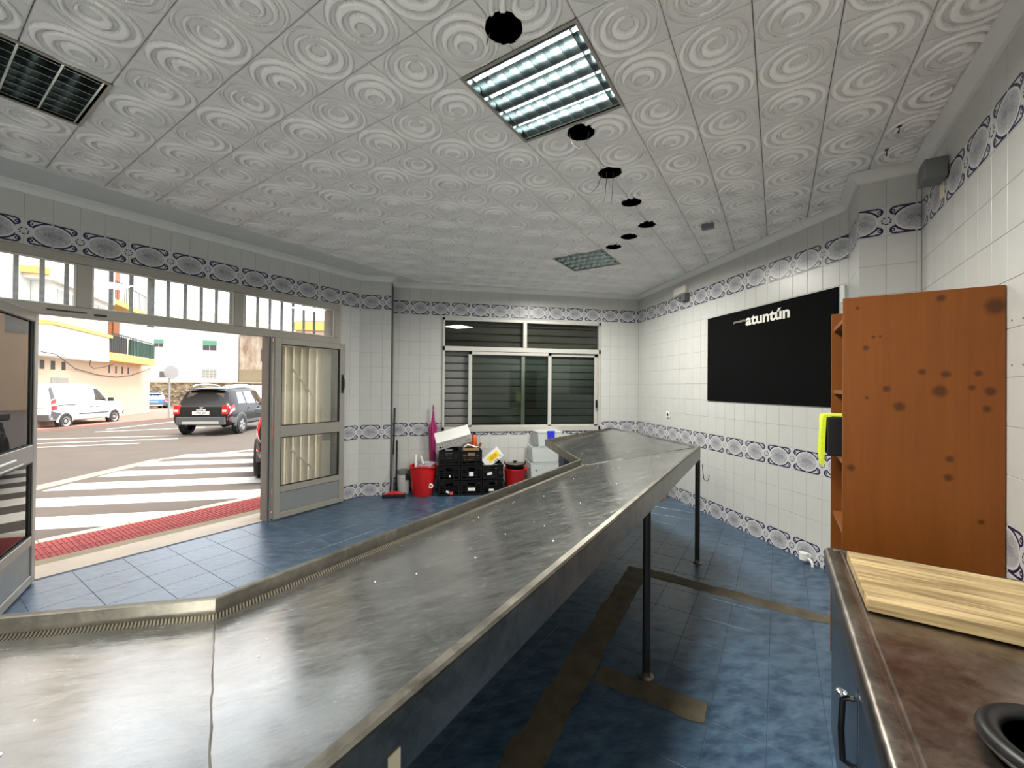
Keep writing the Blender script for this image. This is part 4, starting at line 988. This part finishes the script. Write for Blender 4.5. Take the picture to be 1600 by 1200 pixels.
    MB().lathe([(0, 0), (.115, 0), (.122, .008), (.138, .14), (.142, .145), (.134, .146), (.118, .02), (0, .012)], (0, 0, 0), 32).build('pot', ['black_plastic'], t, smooth=40)
    MB().lathe([(.0, .165), (.06, .160), (.115, .150), (.132, .143), (.12, .142), (0, .15)], (0, 0, 0), 32).build('lid', ['steel_trim'], t, smooth=40); MB().lathe([(0, .163), (.012, .163), (.028, .172), (.028, .182), (0, .184)], (0, 0, 0), 16).build('knob', ['black_plastic'], t, smooth=40)
    for sg in (-1, 1): MB().tube([(sg * .13, -.03, .12), (sg * .155, -.03, .15), (sg * .158, .0, .175), (sg * .155, .03, .15), (sg * .13, .03, .12)], .007, 8).build('handle', ['black_plastic'], t, smooth=60)
    # clear storage boxes
    def tub(lbl, loc, w, d, h, rz=0, lid=False, dots=()):
        t = thing('storage_tub', lbl, 'box', loc, rz, 'clear plastic storage tubs'); mb = MB(); k = .03; th = .006; o_ = [(-w / 2, -d / 2), (w / 2, -d / 2), (w / 2, d / 2), (-w / 2, d / 2)]
        def ring(f, z, ins): return [(x * f - math.copysign(ins, x), y * f - math.copysign(ins, y), z) for x, y in o_]
        rows = [ring(.90, 0, 0), ring(.90, 0, 0), ring(1, h, 0), ring(1.03, h, 0), ring(1.03, h + .012, 0), ring(1, h + .012, th), ring(.90, .008, th)]
        mb.grid(rows, close=True); mb.f.append((0, 3, 2, 1)); mb.f.append((24, 25, 26, 27)); mb.m += [0, 0]; mb.uv += [None, None]; mb.build('tub', ['milky_plastic'], t, bevel=.004)
        if lid: MB().box(-w / 2 * 1.05, w / 2 * 1.05, -d / 2 * 1.05, d / 2 * 1.05, h + .013, h + .028).build('lid', ['milky_plastic'], t, bevel=.006)
        for (x, z, m, r) in dots: MB().lathe([(0, 0), (r, 0), (r, -.004), (0, -.005)], (x, -d / 2 * .95, z), 14, axis='y').build('print', [m], t)
        return t
    tub('large clear plastic tub at the bottom of the pile by the window', (1.60, 6.0, .0), .47, .34, .40, 0, False, ((-.15, .31, 'grey_plastic', .022),))
    tub('middle clear plastic tub resting on the largest one', (1.595, 6.01, .414), .42, .32, .22)
    t = tub('topmost clear plastic tub with bright blue clips', (1.655, 6.02, .648), .38, .30, .19, R(4), True)
    for x in (-.02, .04): MB().box(x - .026, x + .026, -.172, -.154, .11, .205).build('clip', ['blue_plastic'], t, bevel=.008)
    MB().box(-.05, .07, -.165, -.15, .195, .225).build('clip_bar', ['blue_plastic'], t, bevel=.004)
    t = thing('navy_box', 'dark navy box beneath the short end of the steel counter', 'box', (1.74, 5.42, 0)); MB().box(0, .36, 0, .26, 0, .58).build('body', ['navy_plastic'], t, bevel=.006); MB().box(-.008, .368, -.008, .268, .58, .605).build('lid', ['navy_plastic'], t, bevel=.004)
loose_items()

# ------------------------------------------------------------------ street outside
GA, GB = -.12 + .013 * 6, -.013
def gz(x, y): return GA + GB * (NV.x * x + NV.y * y)
def ground_patch(name, poly, mat, dz=0, th=.3, parent=None):
    mb = MB(); n = len(poly); top = [(x, y, gz(x, y) + dz) for x, y in poly]; bot = [(x, y, gz(x, y) + dz - th) for x, y in poly]
    mb.add(bot + top, [tuple(range(n - 1, -1, -1)), tuple(range(n, 2 * n))] + [(i, (i + 1) % n, n + (i + 1) % n, n + i) for i in range(n)]); return mb.build(name, [mat], parent)
def sn2(s, n): return SN(s, n).xy.to_tuple()
def street():
    rd = struct(ground_patch('street', [sn2(-60, 6.4), sn2(40, 6.4), sn2(60, 75), sn2(-70, 75)], 'asphalt'))
    rd['label'] = 'worn grey-brown asphalt street with white markings'
    # pedestrian crossing bars, cut off by the kerb line
    for k in range(6):
        y0, y1 = 5.50 + 1.045 * k, 6.03 + 1.045 * k; xl = -6.0; poly = []
        def xk(y): return (NV.y * y - 6.45) / -NV.x      # x on the kerb line n = 6.45
        x0, x1 = min(xk(y0), -.8), min(xk(y1), -.8)
        ground_patch('crossing_bar', [(xl, y0), (x0, y0), (x1, y1), (xl, y1)], 'road_paint', .004, .01, rd)
    # concrete gutter and lane lines
    def line(a, b, w, mat, dz=.003):
        a = Vector(a); b = Vector(b); t = (b - a).normalized(); q = Vector((-t.y, t.x)) * w / 2
        return ground_patch('road_line' if mat == 'road_paint' else 'gutter_strip', [(a - q).to_tuple(), (b - q).to_tuple(), (b + q).to_tuple(), (a + q).to_tuple()], mat, dz, .012, rd)
    line((-6.35, 7.0), (-6.15, 10.6), .32, 'gutter', .002); line((-6.15, 10.6), (-3.2, 13.0), .30, 'gutter', .002); line((-9.5, 6.2), (-6.32, 7.9), .28, 'gutter', .002)
    for (a, b) in (((-14.5, 15.6), (-7.9, 16.0)), ((-14.2, 14.0), (-8.2, 15.0)), ((-13.0, 13.0), (-8.6, 13.9)), ((-13.0, 19.2), (-12.6, 27.0)), ((-12.6, 18.0), (-9.6, 19.4))): line(a, b, .16, 'road_paint')
    # pavement in front of the shop: tactile tiles, kerb
    pv = struct(box(-3, 6, 5.47, 6.40, -.35, -.125).build('pavement', ['olive_stone'], None, (0, 0, 0), ROTB)); pv['label'] = 'strip of red ribbed paving between door step and kerb'
    T = .235; mb = MB(); mb.box(.002, T - .002, .002, T - .002, -.03, 0)
    for i in range(6):
        y = .016 + i * .037; mb.box(.01, T - .01, y, y + .017, 0, .005)
    mb2 = MB(); mb2.box(.002, T - .002, .002, T - .002, -.03, 0)
    for i in range(6):
        y = .016 + i * .037; mb2.box(y, y + .017, .01, T - .01, 0, .005)
    me = mb2.mesh('paving_tile', 'tactile_red')
    for i in range(26):
        for j in range(3): link('paving_tile', me, pv, (-1.0 + T * i, 5.58 + T * j, -.106))
    for i in range(9): box(.003, .697, 0, .12, -.2, 0).build('kerb_stone', ['kerb'], pv, (-1.2 + .7 * i, 6.30, -.102), 0, bevel=.008, seg=1)
    ground_patch('far_pavement', [(-15.55, 12), (-13.05, 30.5), (-12.4, 33), (-30, 42.0), (-40, 42), (-30, 12)], 'pink_pavement', .10, .3); struct(bpy.data.objects['far_pavement'])
street()

# -------- buildings
def facade_window(par, x0, x1, z0, z1, y, sill=True, shut=0, shut_mat='shutter_green', pane='window_pane_far', frame='facade_white', bars=1):
    """window on a facade whose outside faces -y (local)"""
    w = box(x0 - .05, x1 + .05, y - .03, y + .02, z0 - .05, z1 + .05).build('window', [frame], par)
    zt = z1 - (z1 - z0) * shut
    n = bars + 1
    for k in range(n): a = x0 + (x1 - x0) * k / n; b = x0 + (x1 - x0) * (k + 1) / n; box(a + .02, b - .02, y - .04, y - .03, z0, zt).build('pane', [pane], w)
    if shut: box(x0, x1, y - .055, y - .03, zt, z1).build('blind', [shut_mat], w)
    return w
def left_building():
    K = Vector((-19.05, 31.67)); a = Vector((.2869, -.958)); ang = math.atan2(a.y, a.x)     # local x towards the viewer along the wall; local y = rot90(x) points to the street
    t = thing('corner_building', 'cream two-storey house with white bay and balcony on the street corner', 'building', (K.x, K.y, 0), ang)
    # local y>0 is street side
    box(-.0, 16.4, -8, 0, -1.0, 2.66).build('ground_wall', ['facade_cream'], t)
    box(-.0, 16.4, -8, -.02, 2.66, 12).build('upper_wall', ['facade_white'], t)
    b = thing('brown_house', 'brown rendered house next to the cream house, left of the door view', 'building', (K.x, K.y, 0), ang); box(16.45, 40, -8, .1, -1, 11).build('wall', ['facade_brown'], b)
    for k in range(6): box(17.5 + 3.4 * k, 18.9 + 3.4 * k, .08, .14, 4.2, 6.2).build('window', ['window_pane_far'], b)
    # white bay over the ground floor, bevelled at its near end
    MB().prism([(8.55, 0), (8.55, .62), (12.2, .62), (13.8, .62), (13.8, 0)], 2.56, 3.75).build('bay', ['facade_white'], t)
    MB().prism([(8.45, 0), (8.45, .72), (13.9, .72), (13.9, 0)], 3.75, 3.90).build('bay_sill', ['facade_yellow'], t)
    MB().prism([(8.55, 0), (8.55, .55), (13.7, .55), (13.7, 0)], 3.90, 5.4).build('bay_glazing_frame', ['facade_white'], t)
    for x0, x1 in ((8.75, 9.7), (9.85, 10.8), (11.2, 12.1), (12.3, 13.3)):
        box(x0, x1, .55, .57, 3.98, 5.2).build('window', ['window_pane_far'], t)
    box(8.55, 14.2, -.02, .8, 5.4, 12).build('upper_bay', ['facade_white'], t)
    # balcony
    MB().prism([(1.7, 0), (1.7, .72), (8.55, .72), (8.55, 0)], 2.66, 3.05).build('balcony_slab', ['facade_yellow'], t)
    rl = box(1.72, 8.5, .66, .70, 4.02, 4.06).build('railing', ['iron'], t); me = box(-.012, .012, .668, .692, 3.05, 4.02).mesh('baluster', 'iron')
    for k in range(28): link('baluster', me, rl, (1.8 + .245 * k, 0, 0))
    box(1.75, 5.9, .60, .65, 3.1, 3.95).build('reed_screen', ['railing_reed'], t); box(6.4, 8.5, .60, .65, 3.1, 3.95).build('reed_screen', ['dark_opening'], t)
    sh = box(6.5, 8.2, .02, .06, 3.1, 5.2).build('shutter', ['shutter_orange'], t)
    for k in range(16): box(6.55, 8.15, .06, .085, 3.15 + .125 * k, 3.235 + .125 * k).build('slat', ['shutter_orange'], sh)
    box(5.5, 6.3, .02, .08, 3.06, 5.2).build('shutter', ['shutter_orange'], t)
    box(1.2, 14.4, -.02, .70, 5.55, 5.80).build('upper_slab', ['facade_yellow'], t)
    box(5.5, 8.2, .02, .06, 5.85, 8.0).build('upper_door', ['shutter_orange'], t); r2 = box(1.5, 8.5, .62, .66, 6.75, 6.79).build('upper_railing', ['iron'], t); me2 = box(-.012, .012, .63, .65, 5.8, 6.76).mesh('baluster', 'iron')
    for k in range(28): link('baluster', me2, r2, (1.6 + .245 * k, 0, 0))
    for x in (12.9, 12.1, 11.25): box(x - .16, x + .16, -.01, .012, 2.06, 2.42).build('vent', ['dark_opening'], t, bevel=.03)
    for x in (6.55, 5.65, 4.75, 3.85): box(x - .09, x + .09, -.01, .012, 2.06, 2.46).build('vent', ['dark_opening'], t)
    box(10.9, 12.25, -.01, .03, 1.30, 1.72).build('window', ['window_pane_far'], t)
    w = MB(); w.tube([(14.6, .66, 2.65), (13.7, .70, 2.62), (12.3, .4, 2.45), (10.5, .1, 2.15), (8, .06, 1.92), (5.7, .06, 1.86), (3.5, .06, 2.0), (1.5, .06, 2.3), (-.3, .06, 2.6)], .018, 6); w.build('cable', ['iron'], t)
    w = MB(); w.tube([(10.2, .5, 2.55), (9.7, .3, 2.35), (9.0, .2, 2.22), (8.3, .3, 2.3), (7.6, .5, 2.5)], .015, 6); w.build('cable', ['iron'], t)
left_building()
def back_houses():
    y = 42.0
    w = thing('rubble_wall', 'low brown rubble stone wall behind the parked cars', 'wall', (0, y - .6, 0)); box(-30, -13, 0, .5, -1.2, 1.64).build('masonry', ['rubble_stone'], w); box(-30, -13, -.06, .56, 1.60, 1.72).build('coping', ['kerb'], w)
    t = thing('white_house', 'plain white house with green blinds above the stone wall', 'building', (0, y, 0))
    box(-34, -18.2, 0, 8, -1, 7.2).build('wall', ['facade_white'], t); MB().add([(-34.3, -.4, 7.15), (-18.12, -.4, 7.15), (-18.12, 4, 8.6), (-34.3, 4, 8.6), (-34.3, 8.4, 7.15), (-18.12, 8.4, 7.15)], [(0, 1, 2, 3), (3, 2, 5, 4), (0, 4, 5, 1), (0, 3, 4), (1, 5, 2)]).build('roof', ['facade_cream'], t)
    facade_window(t, -24.95, -24.18, 4.83, 5.5, 0, shut=.55, pane='dark_opening'); facade_window(t, -21.05, -19.88, 4.6, 5.5, 0, shut=.5, pane='dark_opening')
    facade_window(t, -24.5, -23.75, 2.06, 2.63, 0, pane='shutter_brown', bars=0); g = facade_window(t, -21.07, -19.85, 2.0, 2.9, 0, pane='window_pane_far', bars=3)
    for k in range(3): box(-21.07, -19.85, -.07, -.05, 2.2 + .25 * k, 2.22 + .25 * k).build('grille_bar', ['pole_grey'], g)
    t = thing('old_house', 'weathered brown rendered house end beside the white house', 'building', (0, y + .2, 0))
    box(-18.1, -13.2, 0, 3, -1, 6.1).build('wall', ['old_render'], t); box(-18.1, -13.0, -.12, 3.2, 6.1, 6.25).build('roof', ['roof_tile'], t); box(-16.25, -15.75, -.03, .02, 3.7, 4.8).build('window', ['dark_opening'], t)
    box(-18.1, -13.2, -.04, 0, 1.7, 2.9).build('stained_base', ['olive_stone'], t)
    t = thing('yellow_banded_house', 'distant house with a yellow band seen through the right transom', 'building', (0, 46, 0))
    box(-14.5, 2, 0, 8, -1, 8.2).build('wall', ['facade_cream'], t); box(-14.6, 2, -.3, 0, 7.2, 8.0).build('band', ['facade_yellow'], t); box(-14.5, 2, -.1, 8.1, 8.2, 8.5).build('parapet', ['facade_white'], t)
    for k in range(5): box(-13.5 + 2.6 * k, -12.3 + 2.6 * k, -.03, .02, 5.2, 6.6).build('window', ['window_pane_far'], t)
    t = thing('road_sign', 'round traffic sign seen from behind on a grey pole', 'sign', (-13.88, 24.6, gz(-13.88, 24.6) + .1))
    MB().tube([(0, 0, 0), (0, 0, 2.75)], .045, 12).build('pole', ['pole_grey'], t, smooth=50); MB().lathe([(0, 0), (.345, 0), (.36, .015), (.345, .03), (0, .03)], (.12, -.08, 2.42), 32, axis='y').build('disc', ['sign_grey'], t, smooth=30)
back_houses()

# -------- vehicles: a lofted body with panels laid on its surface
class Loft:
    def __init__(s, st): s.st = st
    def sec(s, y):
        st = s.st
        for a, b in zip(st[:-1], st[1:]):
            if a[0] <= y <= b[0]: f = (y - a[0]) / max(1e-6, b[0] - a[0]); q = [u + (v - u) * f for u, v in zip(a, b)]; break
        else: q = st[0] if y < st[0][0] else st[-1]
        _, zb, zt, zr, wb, wt, wr = q; d = zr - zt
        return [(0, zb), (wb * .88, zb), (wb * .98, zb + .07), (wb * 1.01, zb + (zt - zb) * .55), (wt, zt), (wt + (wr - wt) * .82, zt + d * .84), (wr * .90, zt + d * .975), (wr * .5, zr - d * .002 + .0), (0, zr + .012)]
    def P(s, y, k, off=0, side=1):
        def at(y, k):
            q = s.sec(y); i = min(int(k), len(q) - 2); f = k - i; x = q[i][0] + (q[i + 1][0] - q[i][0]) * f; z = q[i][1] + (q[i + 1][1] - q[i][1]) * f; return Vector((x, y, z))
        p = at(y, k)
        if off:
            e = .01; t1 = at(y + e, k) - at(y - e, k); t2 = at(y, min(k + .02, 7.99)) - at(y, max(k - .02, 0)); n = t1.cross(t2)
            if n.length > 1e-9:
                n.normalize()
                if n.dot(p - Vector((0, y, 1.0))) < 0: n = -n
                p = p + n * off
        return Vector((p.x * side, p.y, p.z))
    def body(s, extra=8):
        ys = []
        for a, b in zip(s.st[:-1], s.st[1:]):
            m = max(1, int((b[0] - a[0]) / .12)); ys += [a[0] + (b[0] - a[0]) * i / m for i in range(m)]
        ys.append(s.st[-1][0]); rows = []
        for y in ys:
            q = s.sec(y); rows.append([(x, y, z) for x, z in q] + [(-x, y, z) for x, z in reversed(q[1:-1])])
        mb = MB(); mb.grid(rows, close=True); n = len(rows[0]); mb.f.append(tuple(range(n))); mb.f.append(tuple(range((len(rows) - 1) * n, len(rows) * n))); mb.m += [0, 0]; mb.uv += [None, None]; return mb
    def patch(s, poly_yk, off=.006, side=1, n=6):
        """quad patch given four (y,k) corners, bilinear, with thickness"""
        (a, b, c, d) = poly_yk; mb = MB(); top = []; bot = []
        for i in range(n + 1):
            u = i / n; r1 = []; r2 = []
            for j in range(n + 1):
                v = j / n; y = (a[0] * (1 - u) + b[0] * u) * (1 - v) + (d[0] * (1 - u) + c[0] * u) * v; k = (a[1] * (1 - u) + b[1] * u) * (1 - v) + (d[1] * (1 - u) + c[1] * u) * v
                r1.append(s.P(y, k, off, side)); r2.append(s.P(y, k, -.01, side))
            top.append(r1); bot.append(r2)
        mb.grid(top); m = n + 1; o = len(mb.v); mb.grid(bot)
        ring = [(0, j) for j in range(m)] + [(i, n) for i in range(1, m)] + [(n, j) for j in range(n - 1, -1, -1)] + [(i, 0) for i in range(n - 1, 0, -1)]
        for p, q in zip(ring, ring[1:] + ring[:1]): mb.f.append((p[0] * m + p[1], q[0] * m + q[1], o + q[0] * m + q[1], o + p[0] * m + p[1])); mb.m.append(0); mb.uv.append(None)
        return mb
def wheel(par, x, y, r, w, side, spokes=5):
    t = bpy.data.objects.new('wheel', None); col.objects.link(t); t.parent = par; t.location = (x, y, r)
    MB().lathe([(r * .62, -w / 2), (r * .93, -w / 2), (r, -w / 2 + .03), (r, w / 2 - .03), (r * .93, w / 2), (r * .62, w / 2), (r * .62, -w / 2)], (0, 0, 0), 36, axis='x').build('tyre', ['tyre'], t, smooth=40)
    f = side * w / 2
    MB().lathe([(.0, f * .45), (r * .60, f * .45), (r * .64, f * .95), (r * .60, f * .98), (r * .56, f * .7), (0, f * .55)], (0, 0, 0), 36, axis='x').build('rim', ['rim_silver' if not spokes else 'car_plastic'], t, smooth=40)
    if spokes:
        for k in range(spokes):
            q = 2 * math.pi * k / spokes; u = Vector((0, math.cos(q), math.sin(q))); v = Vector((0, -math.sin(q), math.cos(q))); X = Vector((f * .86, 0, 0)); mb = MB()
            mb.add([X + u * .03 - v * .05, X + u * .03 + v * .05, X + u * r * .61 + v * .028, X + u * r * .61 - v * .028] + [p - Vector((f * .25, 0, 0)) for p in (X + u * .03 - v * .05, X + u * .03 + v * .05, X + u * r * .61 + v * .028, X + u * r * .61 - v * .028)], [(0, 1, 2, 3), (7, 6, 5, 4), (0, 4, 5, 1), (1, 5, 6, 2), (2, 6, 7, 3), (3, 7, 4, 0)]); mb.build('spoke', ['rim_silver'], t)
    else:
        MB().lathe([(.0, f * .95), (r * .16, f * .95), (r * .24, f * .7), (0, f * .6)], (0, 0, 0), 20, axis='x').build('hub_cap', ['rim_silver'], t, smooth=40)
def arch(par, x, y, r, side, mat, wid=.06):
    N = 20; mb = MB(); vs = []; fs = []
    for i in range(N + 1):
        q = math.pi * (-.02 + 1.04 * i / N); c, s_ = math.cos(q), math.sin(q)
        for rr, xx in ((r + .02, -.05), (r + .02, .018), (r + wid + .02, .012), (r + wid + .02, -.05)): vs.append((x + side * xx, y + rr * c, r + rr * s_))
    for i in range(N):
        for k in range(4): fs.append((i * 4 + k, i * 4 + (k + 1) % 4, (i + 1) * 4 + (k + 1) % 4, (i + 1) * 4 + k))
    mb.add(vs, fs); mb.build('wheel_arch', [mat], par, smooth=40)
    MB().lathe([(0, 0), (r + .03, 0), (r + .03, .02 * side), (0, .02 * side)], (x - .012 * side, y, r), 32, axis='x').build('wheel_well', ['tyre'], par)
def place_car(name, label, x, y, heading, cat='car'):
    t = thing(name, label, cat, (x, y, gz(x, y)), heading - R(90)); return t
def suv(label, x, y, heading, paint, dz=0, rear_text=True):
    L = Loft([(0.0, .50, .72, .78, .74, .78, .70), (.05, .40, .80, .98, .84, .85, .74), (.13, .36, .96, 1.04, .88, .87, .74), (.40, .33, 1.00, 1.56, .90, .88, .63), (.58, .31, 1.01, 1.64, .905, .885, .64), (1.9, .30, .99, 1.68, .905, .89, .66), (2.5, .30, .98, 1.62, .905, .89, .63), (3.12, .30, .97, 1.06, .90, .87, .68), (3.9, .32, .90, .97, .88, .84, .62), (4.2, .40, .72, .80, .80, .76, .5), (4.3, .46, .62, .66, .66, .62, .42)])
    t = place_car('suv', label, x, y, heading); L.body().build('body', [paint], t, smooth=28)
    for sd in (1, -1):
        L.patch([(.66, 4.15), (1.22, 4.15), (1.22, 4.93), (.80, 4.93)], .006, sd).build('side_window', ['car_glass'], t, smooth=40)
        L.patch([(1.30, 4.12), (2.02, 4.12), (2.02, 4.95), (1.30, 4.95)], .006, sd).build('side_window', ['car_glass'], t, smooth=40)
        L.patch([(2.10, 4.12), (2.95, 4.12), (2.50, 4.93), (2.10, 4.95)], .006, sd).build('side_window', ['car_glass'], t, smooth=40)
        lm = L.patch([(.02, 3.3), (.34, 3.6), (.37, 4.2), (.10, 4.2)], .016, sd, 5).build('tail_lamp', ['lamp_red'], t, smooth=40); L.patch([(.03, 3.42), (.33, 3.6), (.33, 3.82), (.05, 3.75)], .020, sd, 4).build('lamp_lens', ['lamp_clear'], lm)
        L.patch([(.03, 2.3), (.40, 2.0), (.42, 2.7), (.03, 3.0)], .010, sd, 5).build('bumper_corner', ['car_plastic'], t)
        L.patch([(1.0, 1.95), (2.95, 1.95), (2.95, 2.35), (1.0, 2.35)], .012, sd, 5).build('door_sill', ['car_plastic'], t)
        L.patch([(.05, 2.5), (.16, 2.4), (.16, 2.58), (.05, 2.66)], .02, sd, 3).build('reflector', ['lamp_red'], t)
        for yy in (1.26, 2.06): L.patch([(yy, 2.3), (yy + .014, 2.3), (yy + .014, 4.1), (yy, 4.1)], .003, sd, 4).build('door_gap', ['gasket'], t)
        for yy in (1.36, 2.16): L.patch([(yy, 3.62), (yy + .20, 3.62), (yy + .20, 3.74), (yy, 3.74)], .03, sd, 3).build('door_handle', [paint], t)
        MB().tube([(sd * .58, .62, 1.665), (sd * .585, .75, 1.73), (sd * .60, 1.2, 1.755), (sd * .60, 1.8, 1.755), (sd * .59, 2.25, 1.72), (sd * .58, 2.35, 1.66)], .024, 8).build('roof_rail', ['galvanised'], t, smooth=60)
        m = MB(); m.obox((sd * 1.0, 2.82, 1.06), (.09, 0, 0), (0, .05, 0), (0, 0, .065)); m.build('mirror', ['car_plastic'], t, bevel=.03)
        for yy in (.80, 3.42): arch(t, sd * .90, yy, .345, sd, 'car_plastic', .07); wheel(t, sd * .845, yy, .345, .225, sd)
    MB().add([(-.60, .155, 1.07), (.60, .155, 1.07), (.55, .385, 1.535), (-.55, .385, 1.535), (-.60, .19, 1.06), (.60, .19, 1.06), (.55, .42, 1.525), (-.55, .42, 1.525)], [(0, 1, 2, 3), (7, 6, 5, 4), (0, 4, 5, 1), (1, 5, 6, 2), (2, 6, 7, 3), (3, 7, 4, 0)]).build('rear_window', ['car_glass'], t)
    L.patch([(2.56, 6.2), (3.08, 6.2), (3.08, 7.99), (2.56, 7.99)], .008, 1).build('windscreen', ['car_glass'], t); L.patch([(2.56, 6.2), (3.08, 6.2), (3.08, 7.99), (2.56, 7.99)], .008, -1).build('windscreen', ['car_glass'], t)
    MB().obox((0, .36, 1.60), (.56, 0, 0), (0, .10, 0), (0, .01, .018)).build('roof_spoiler', [paint], t, bevel=.012)
    for sd in (1, -1):
        q = MB().obox((sd * .735, .035, .90), (.085, .0, 0), (0, .06, 0), (0, .02, .155)).build('rear_lamp', ['lamp_red'], t, bevel=.02); MB().obox((sd * .735, -.030, .86), (.06, 0, 0), (0, .006, 0), (0, 0, .035)).build('lamp_lens', ['lamp_clear'], q, bevel=.004)
    MB().box(-.76, .76, -.025, .06, .38, .66).build('rear_bumper', ['car_plastic'], t, bevel=.03); MB().box(-.56, .56, -.04, -.01, .40, .50).build('skid_plate', ['skid_silver'], t, bevel=.012)
    MB().tube([(-.42, -.05, .36), (-.42, .2, .36)], .03, 10).build('exhaust', ['tyre'], t)
    MB().add([(-.62, .0, .70), (.62, .0, .70), (.66, .05, 1.0), (-.66, .05, 1.0), (-.62, .04, .70), (.62, .04, .70), (.66, .09, 1.0), (-.66, .09, 1.0)], [(0, 1, 2, 3), (7, 6, 5, 4), (0, 4, 5, 1), (1, 5, 6, 2), (2, 6, 7, 3), (3, 7, 4, 0)]).build('tailgate', [paint], t, bevel=.01)
    pl = MB().box(-.26, .26, -.012, .004, .735, .845).build('number_plate', ['plate_white'], t)
    if rear_text:
        o = link('plate_text', text_mesh('1784 JKF', .098, 'plate_ink', .001, .92, .001, 'CENTER'), pl, (0, -.014, .757), (R(90), 0, 0))
        o = link('model_lettering', text_mesh('DUSTER', .062, 'plate_white', .002, 1.3, .002, 'CENTER'), t, (0, .008, .872), (R(84), 0, 0))
        MB().yprism([(-.05, .99), (.05, .99), (.05, .945), (0, .915), (-.05, .945)], .005, .06).build('badge', ['rim_silver'], t, bevel=.004)
    return t
suv('black SUV with roof rails and number plate driving away past the crossing', -7.86, 15.62, R(89), 'paint_black')
def van(label, x, y, heading):
    L = Loft([(0.0, .46, 1.02, 1.74, .84, .84, .70), (.05, .40, 1.04, 1.80, .87, .87, .73), (.30, .36, 1.05, 1.83, .89, .885, .74), (1.9, .30, 1.05, 1.84, .905, .895, .75), (2.45, .30, 1.04, 1.78, .905, .895, .72), (3.05, .30, 1.03, 1.30, .90, .885, .70), (3.28, .30, 1.02, 1.11, .90, .88, .70), (3.85, .31, .96, 1.02, .89, .85, .62), (4.12, .38, .76, .86, .82, .78, .52), (4.21, .46, .64, .70, .68, .64, .42)])
    t = place_car('delivery_van', label, x, y, heading, 'van'); L.body().build('body', ['paint_white'], t, smooth=28)
    for sd in (1, -1):
        L.patch([(2.20, 4.12), (3.16, 4.12), (2.62, 4.93), (2.24, 4.95)], .006, sd).build('side_window', ['car_glass'], t, smooth=40)
        L.patch([(.42, 4.1), (1.02, 4.1), (.98, 4.85), (.46, 4.85)], .005, sd, 4).build('pressed_panel', ['paint_white'], t); L.patch([(1.24, 4.1), (2.05, 4.1), (2.02, 4.85), (1.26, 4.85)], .005, sd, 4).build('pressed_panel', ['paint_white'], t)
        L.patch([(.015, 3.1), (.22, 3.2), (.20, 4.3), (.015, 4.2)], .014, sd, 4).build('tail_lamp', ['lamp_red'], t); L.patch([(.02, 3.75), (.2, 3.8), (.2, 4.05), (.02, 4.0)], .019, sd, 4).build('lamp_lens', ['lamp_clear'], t)
        L.patch([(.02, 4.3), (.17, 4.3), (.12, 5.2), (.02, 5.0)], .012, sd, 4).build('pillar_trim', ['car_plastic'], t)
        L.patch([(.01, 1.9), (.46, 1.9), (.42, 2.75), (.01, 3.0)], .012, sd, 5).build('bumper_corner', ['car_plastic'], t)
        L.patch([(1.30, 2.52), (2.98, 2.52), (2.98, 2.68), (1.30, 2.68)], .016, sd, 4).build('rub_strip', ['car_plastic'], t); L.patch([(.28, 3.72), (1.12, 3.72), (1.12, 3.82), (.28, 3.82)], .008, sd, 4).build('door_track', ['gasket'], t)
        for yy in (1.13, 2.12): L.patch([(yy, 2.2), (yy + .012, 2.2), (yy + .012, 4.95), (yy, 4.95)], .003, sd, 5).build('door_gap', ['pole_grey'], t)
        for yy in (1.86, 2.2): L.patch([(yy, 3.42), (yy + .18, 3.42), (yy + .18, 3.52), (yy, 3.52)], .03, sd, 3).build('door_handle', ['gasket'], t)
        m = MB(); m.obox((sd * 1.0, 2.95, 1.14), (.10, 0, 0), (0, .05, 0), (0, 0, .085)); m.build('mirror', ['gasket'], t, bevel=.03)
        L.patch([(3.95, 2.0), (4.19, 2.0), (4.18, 3.1), (3.95, 2.6)], .012, sd, 4).build('front_bumper', ['car_plastic'], t)
        for yy in (.62, 3.34): arch(t, sd * .895, yy, .318, sd, 'paint_white', .03); wheel(t, sd * .835, yy, .318, .205, sd, 0)
    MB().box(-.80, .80, -.03, .05, .36, .62).build('rear_bumper', ['car_plastic'], t, bevel=.03); box(-.006, .006, -.006, .02, .62, 1.70).build('door_gap', ['pole_grey'], t); box(-.62, .62, -.012, .02, .88, .90).build('crease', ['pole_grey'], t)
    for sd in (1, -1): L.patch([(2.5, 6.2), (3.2, 6.2), (3.2, 7.99), (2.5, 7.99)], .008, sd).build('windscreen', ['car_glass'], t)
    return t
van('white panel van parked along the cream house', -15.62, 18.95, R(90 + 2.5))
suv('dark car with a red tail lamp just beyond the door jamb', -2.04, 7.63, R(108), 'paint_dark', rear_text=False)
bc = suv('blue car half hidden behind the cream house corner', -22.1, 37.3, R(128), 'paint_blue', rear_text=False); bc.scale = (.95, .95, .80)
v2 = van('white van almost hidden behind the black SUV', -10.9, 25.2, R(93))
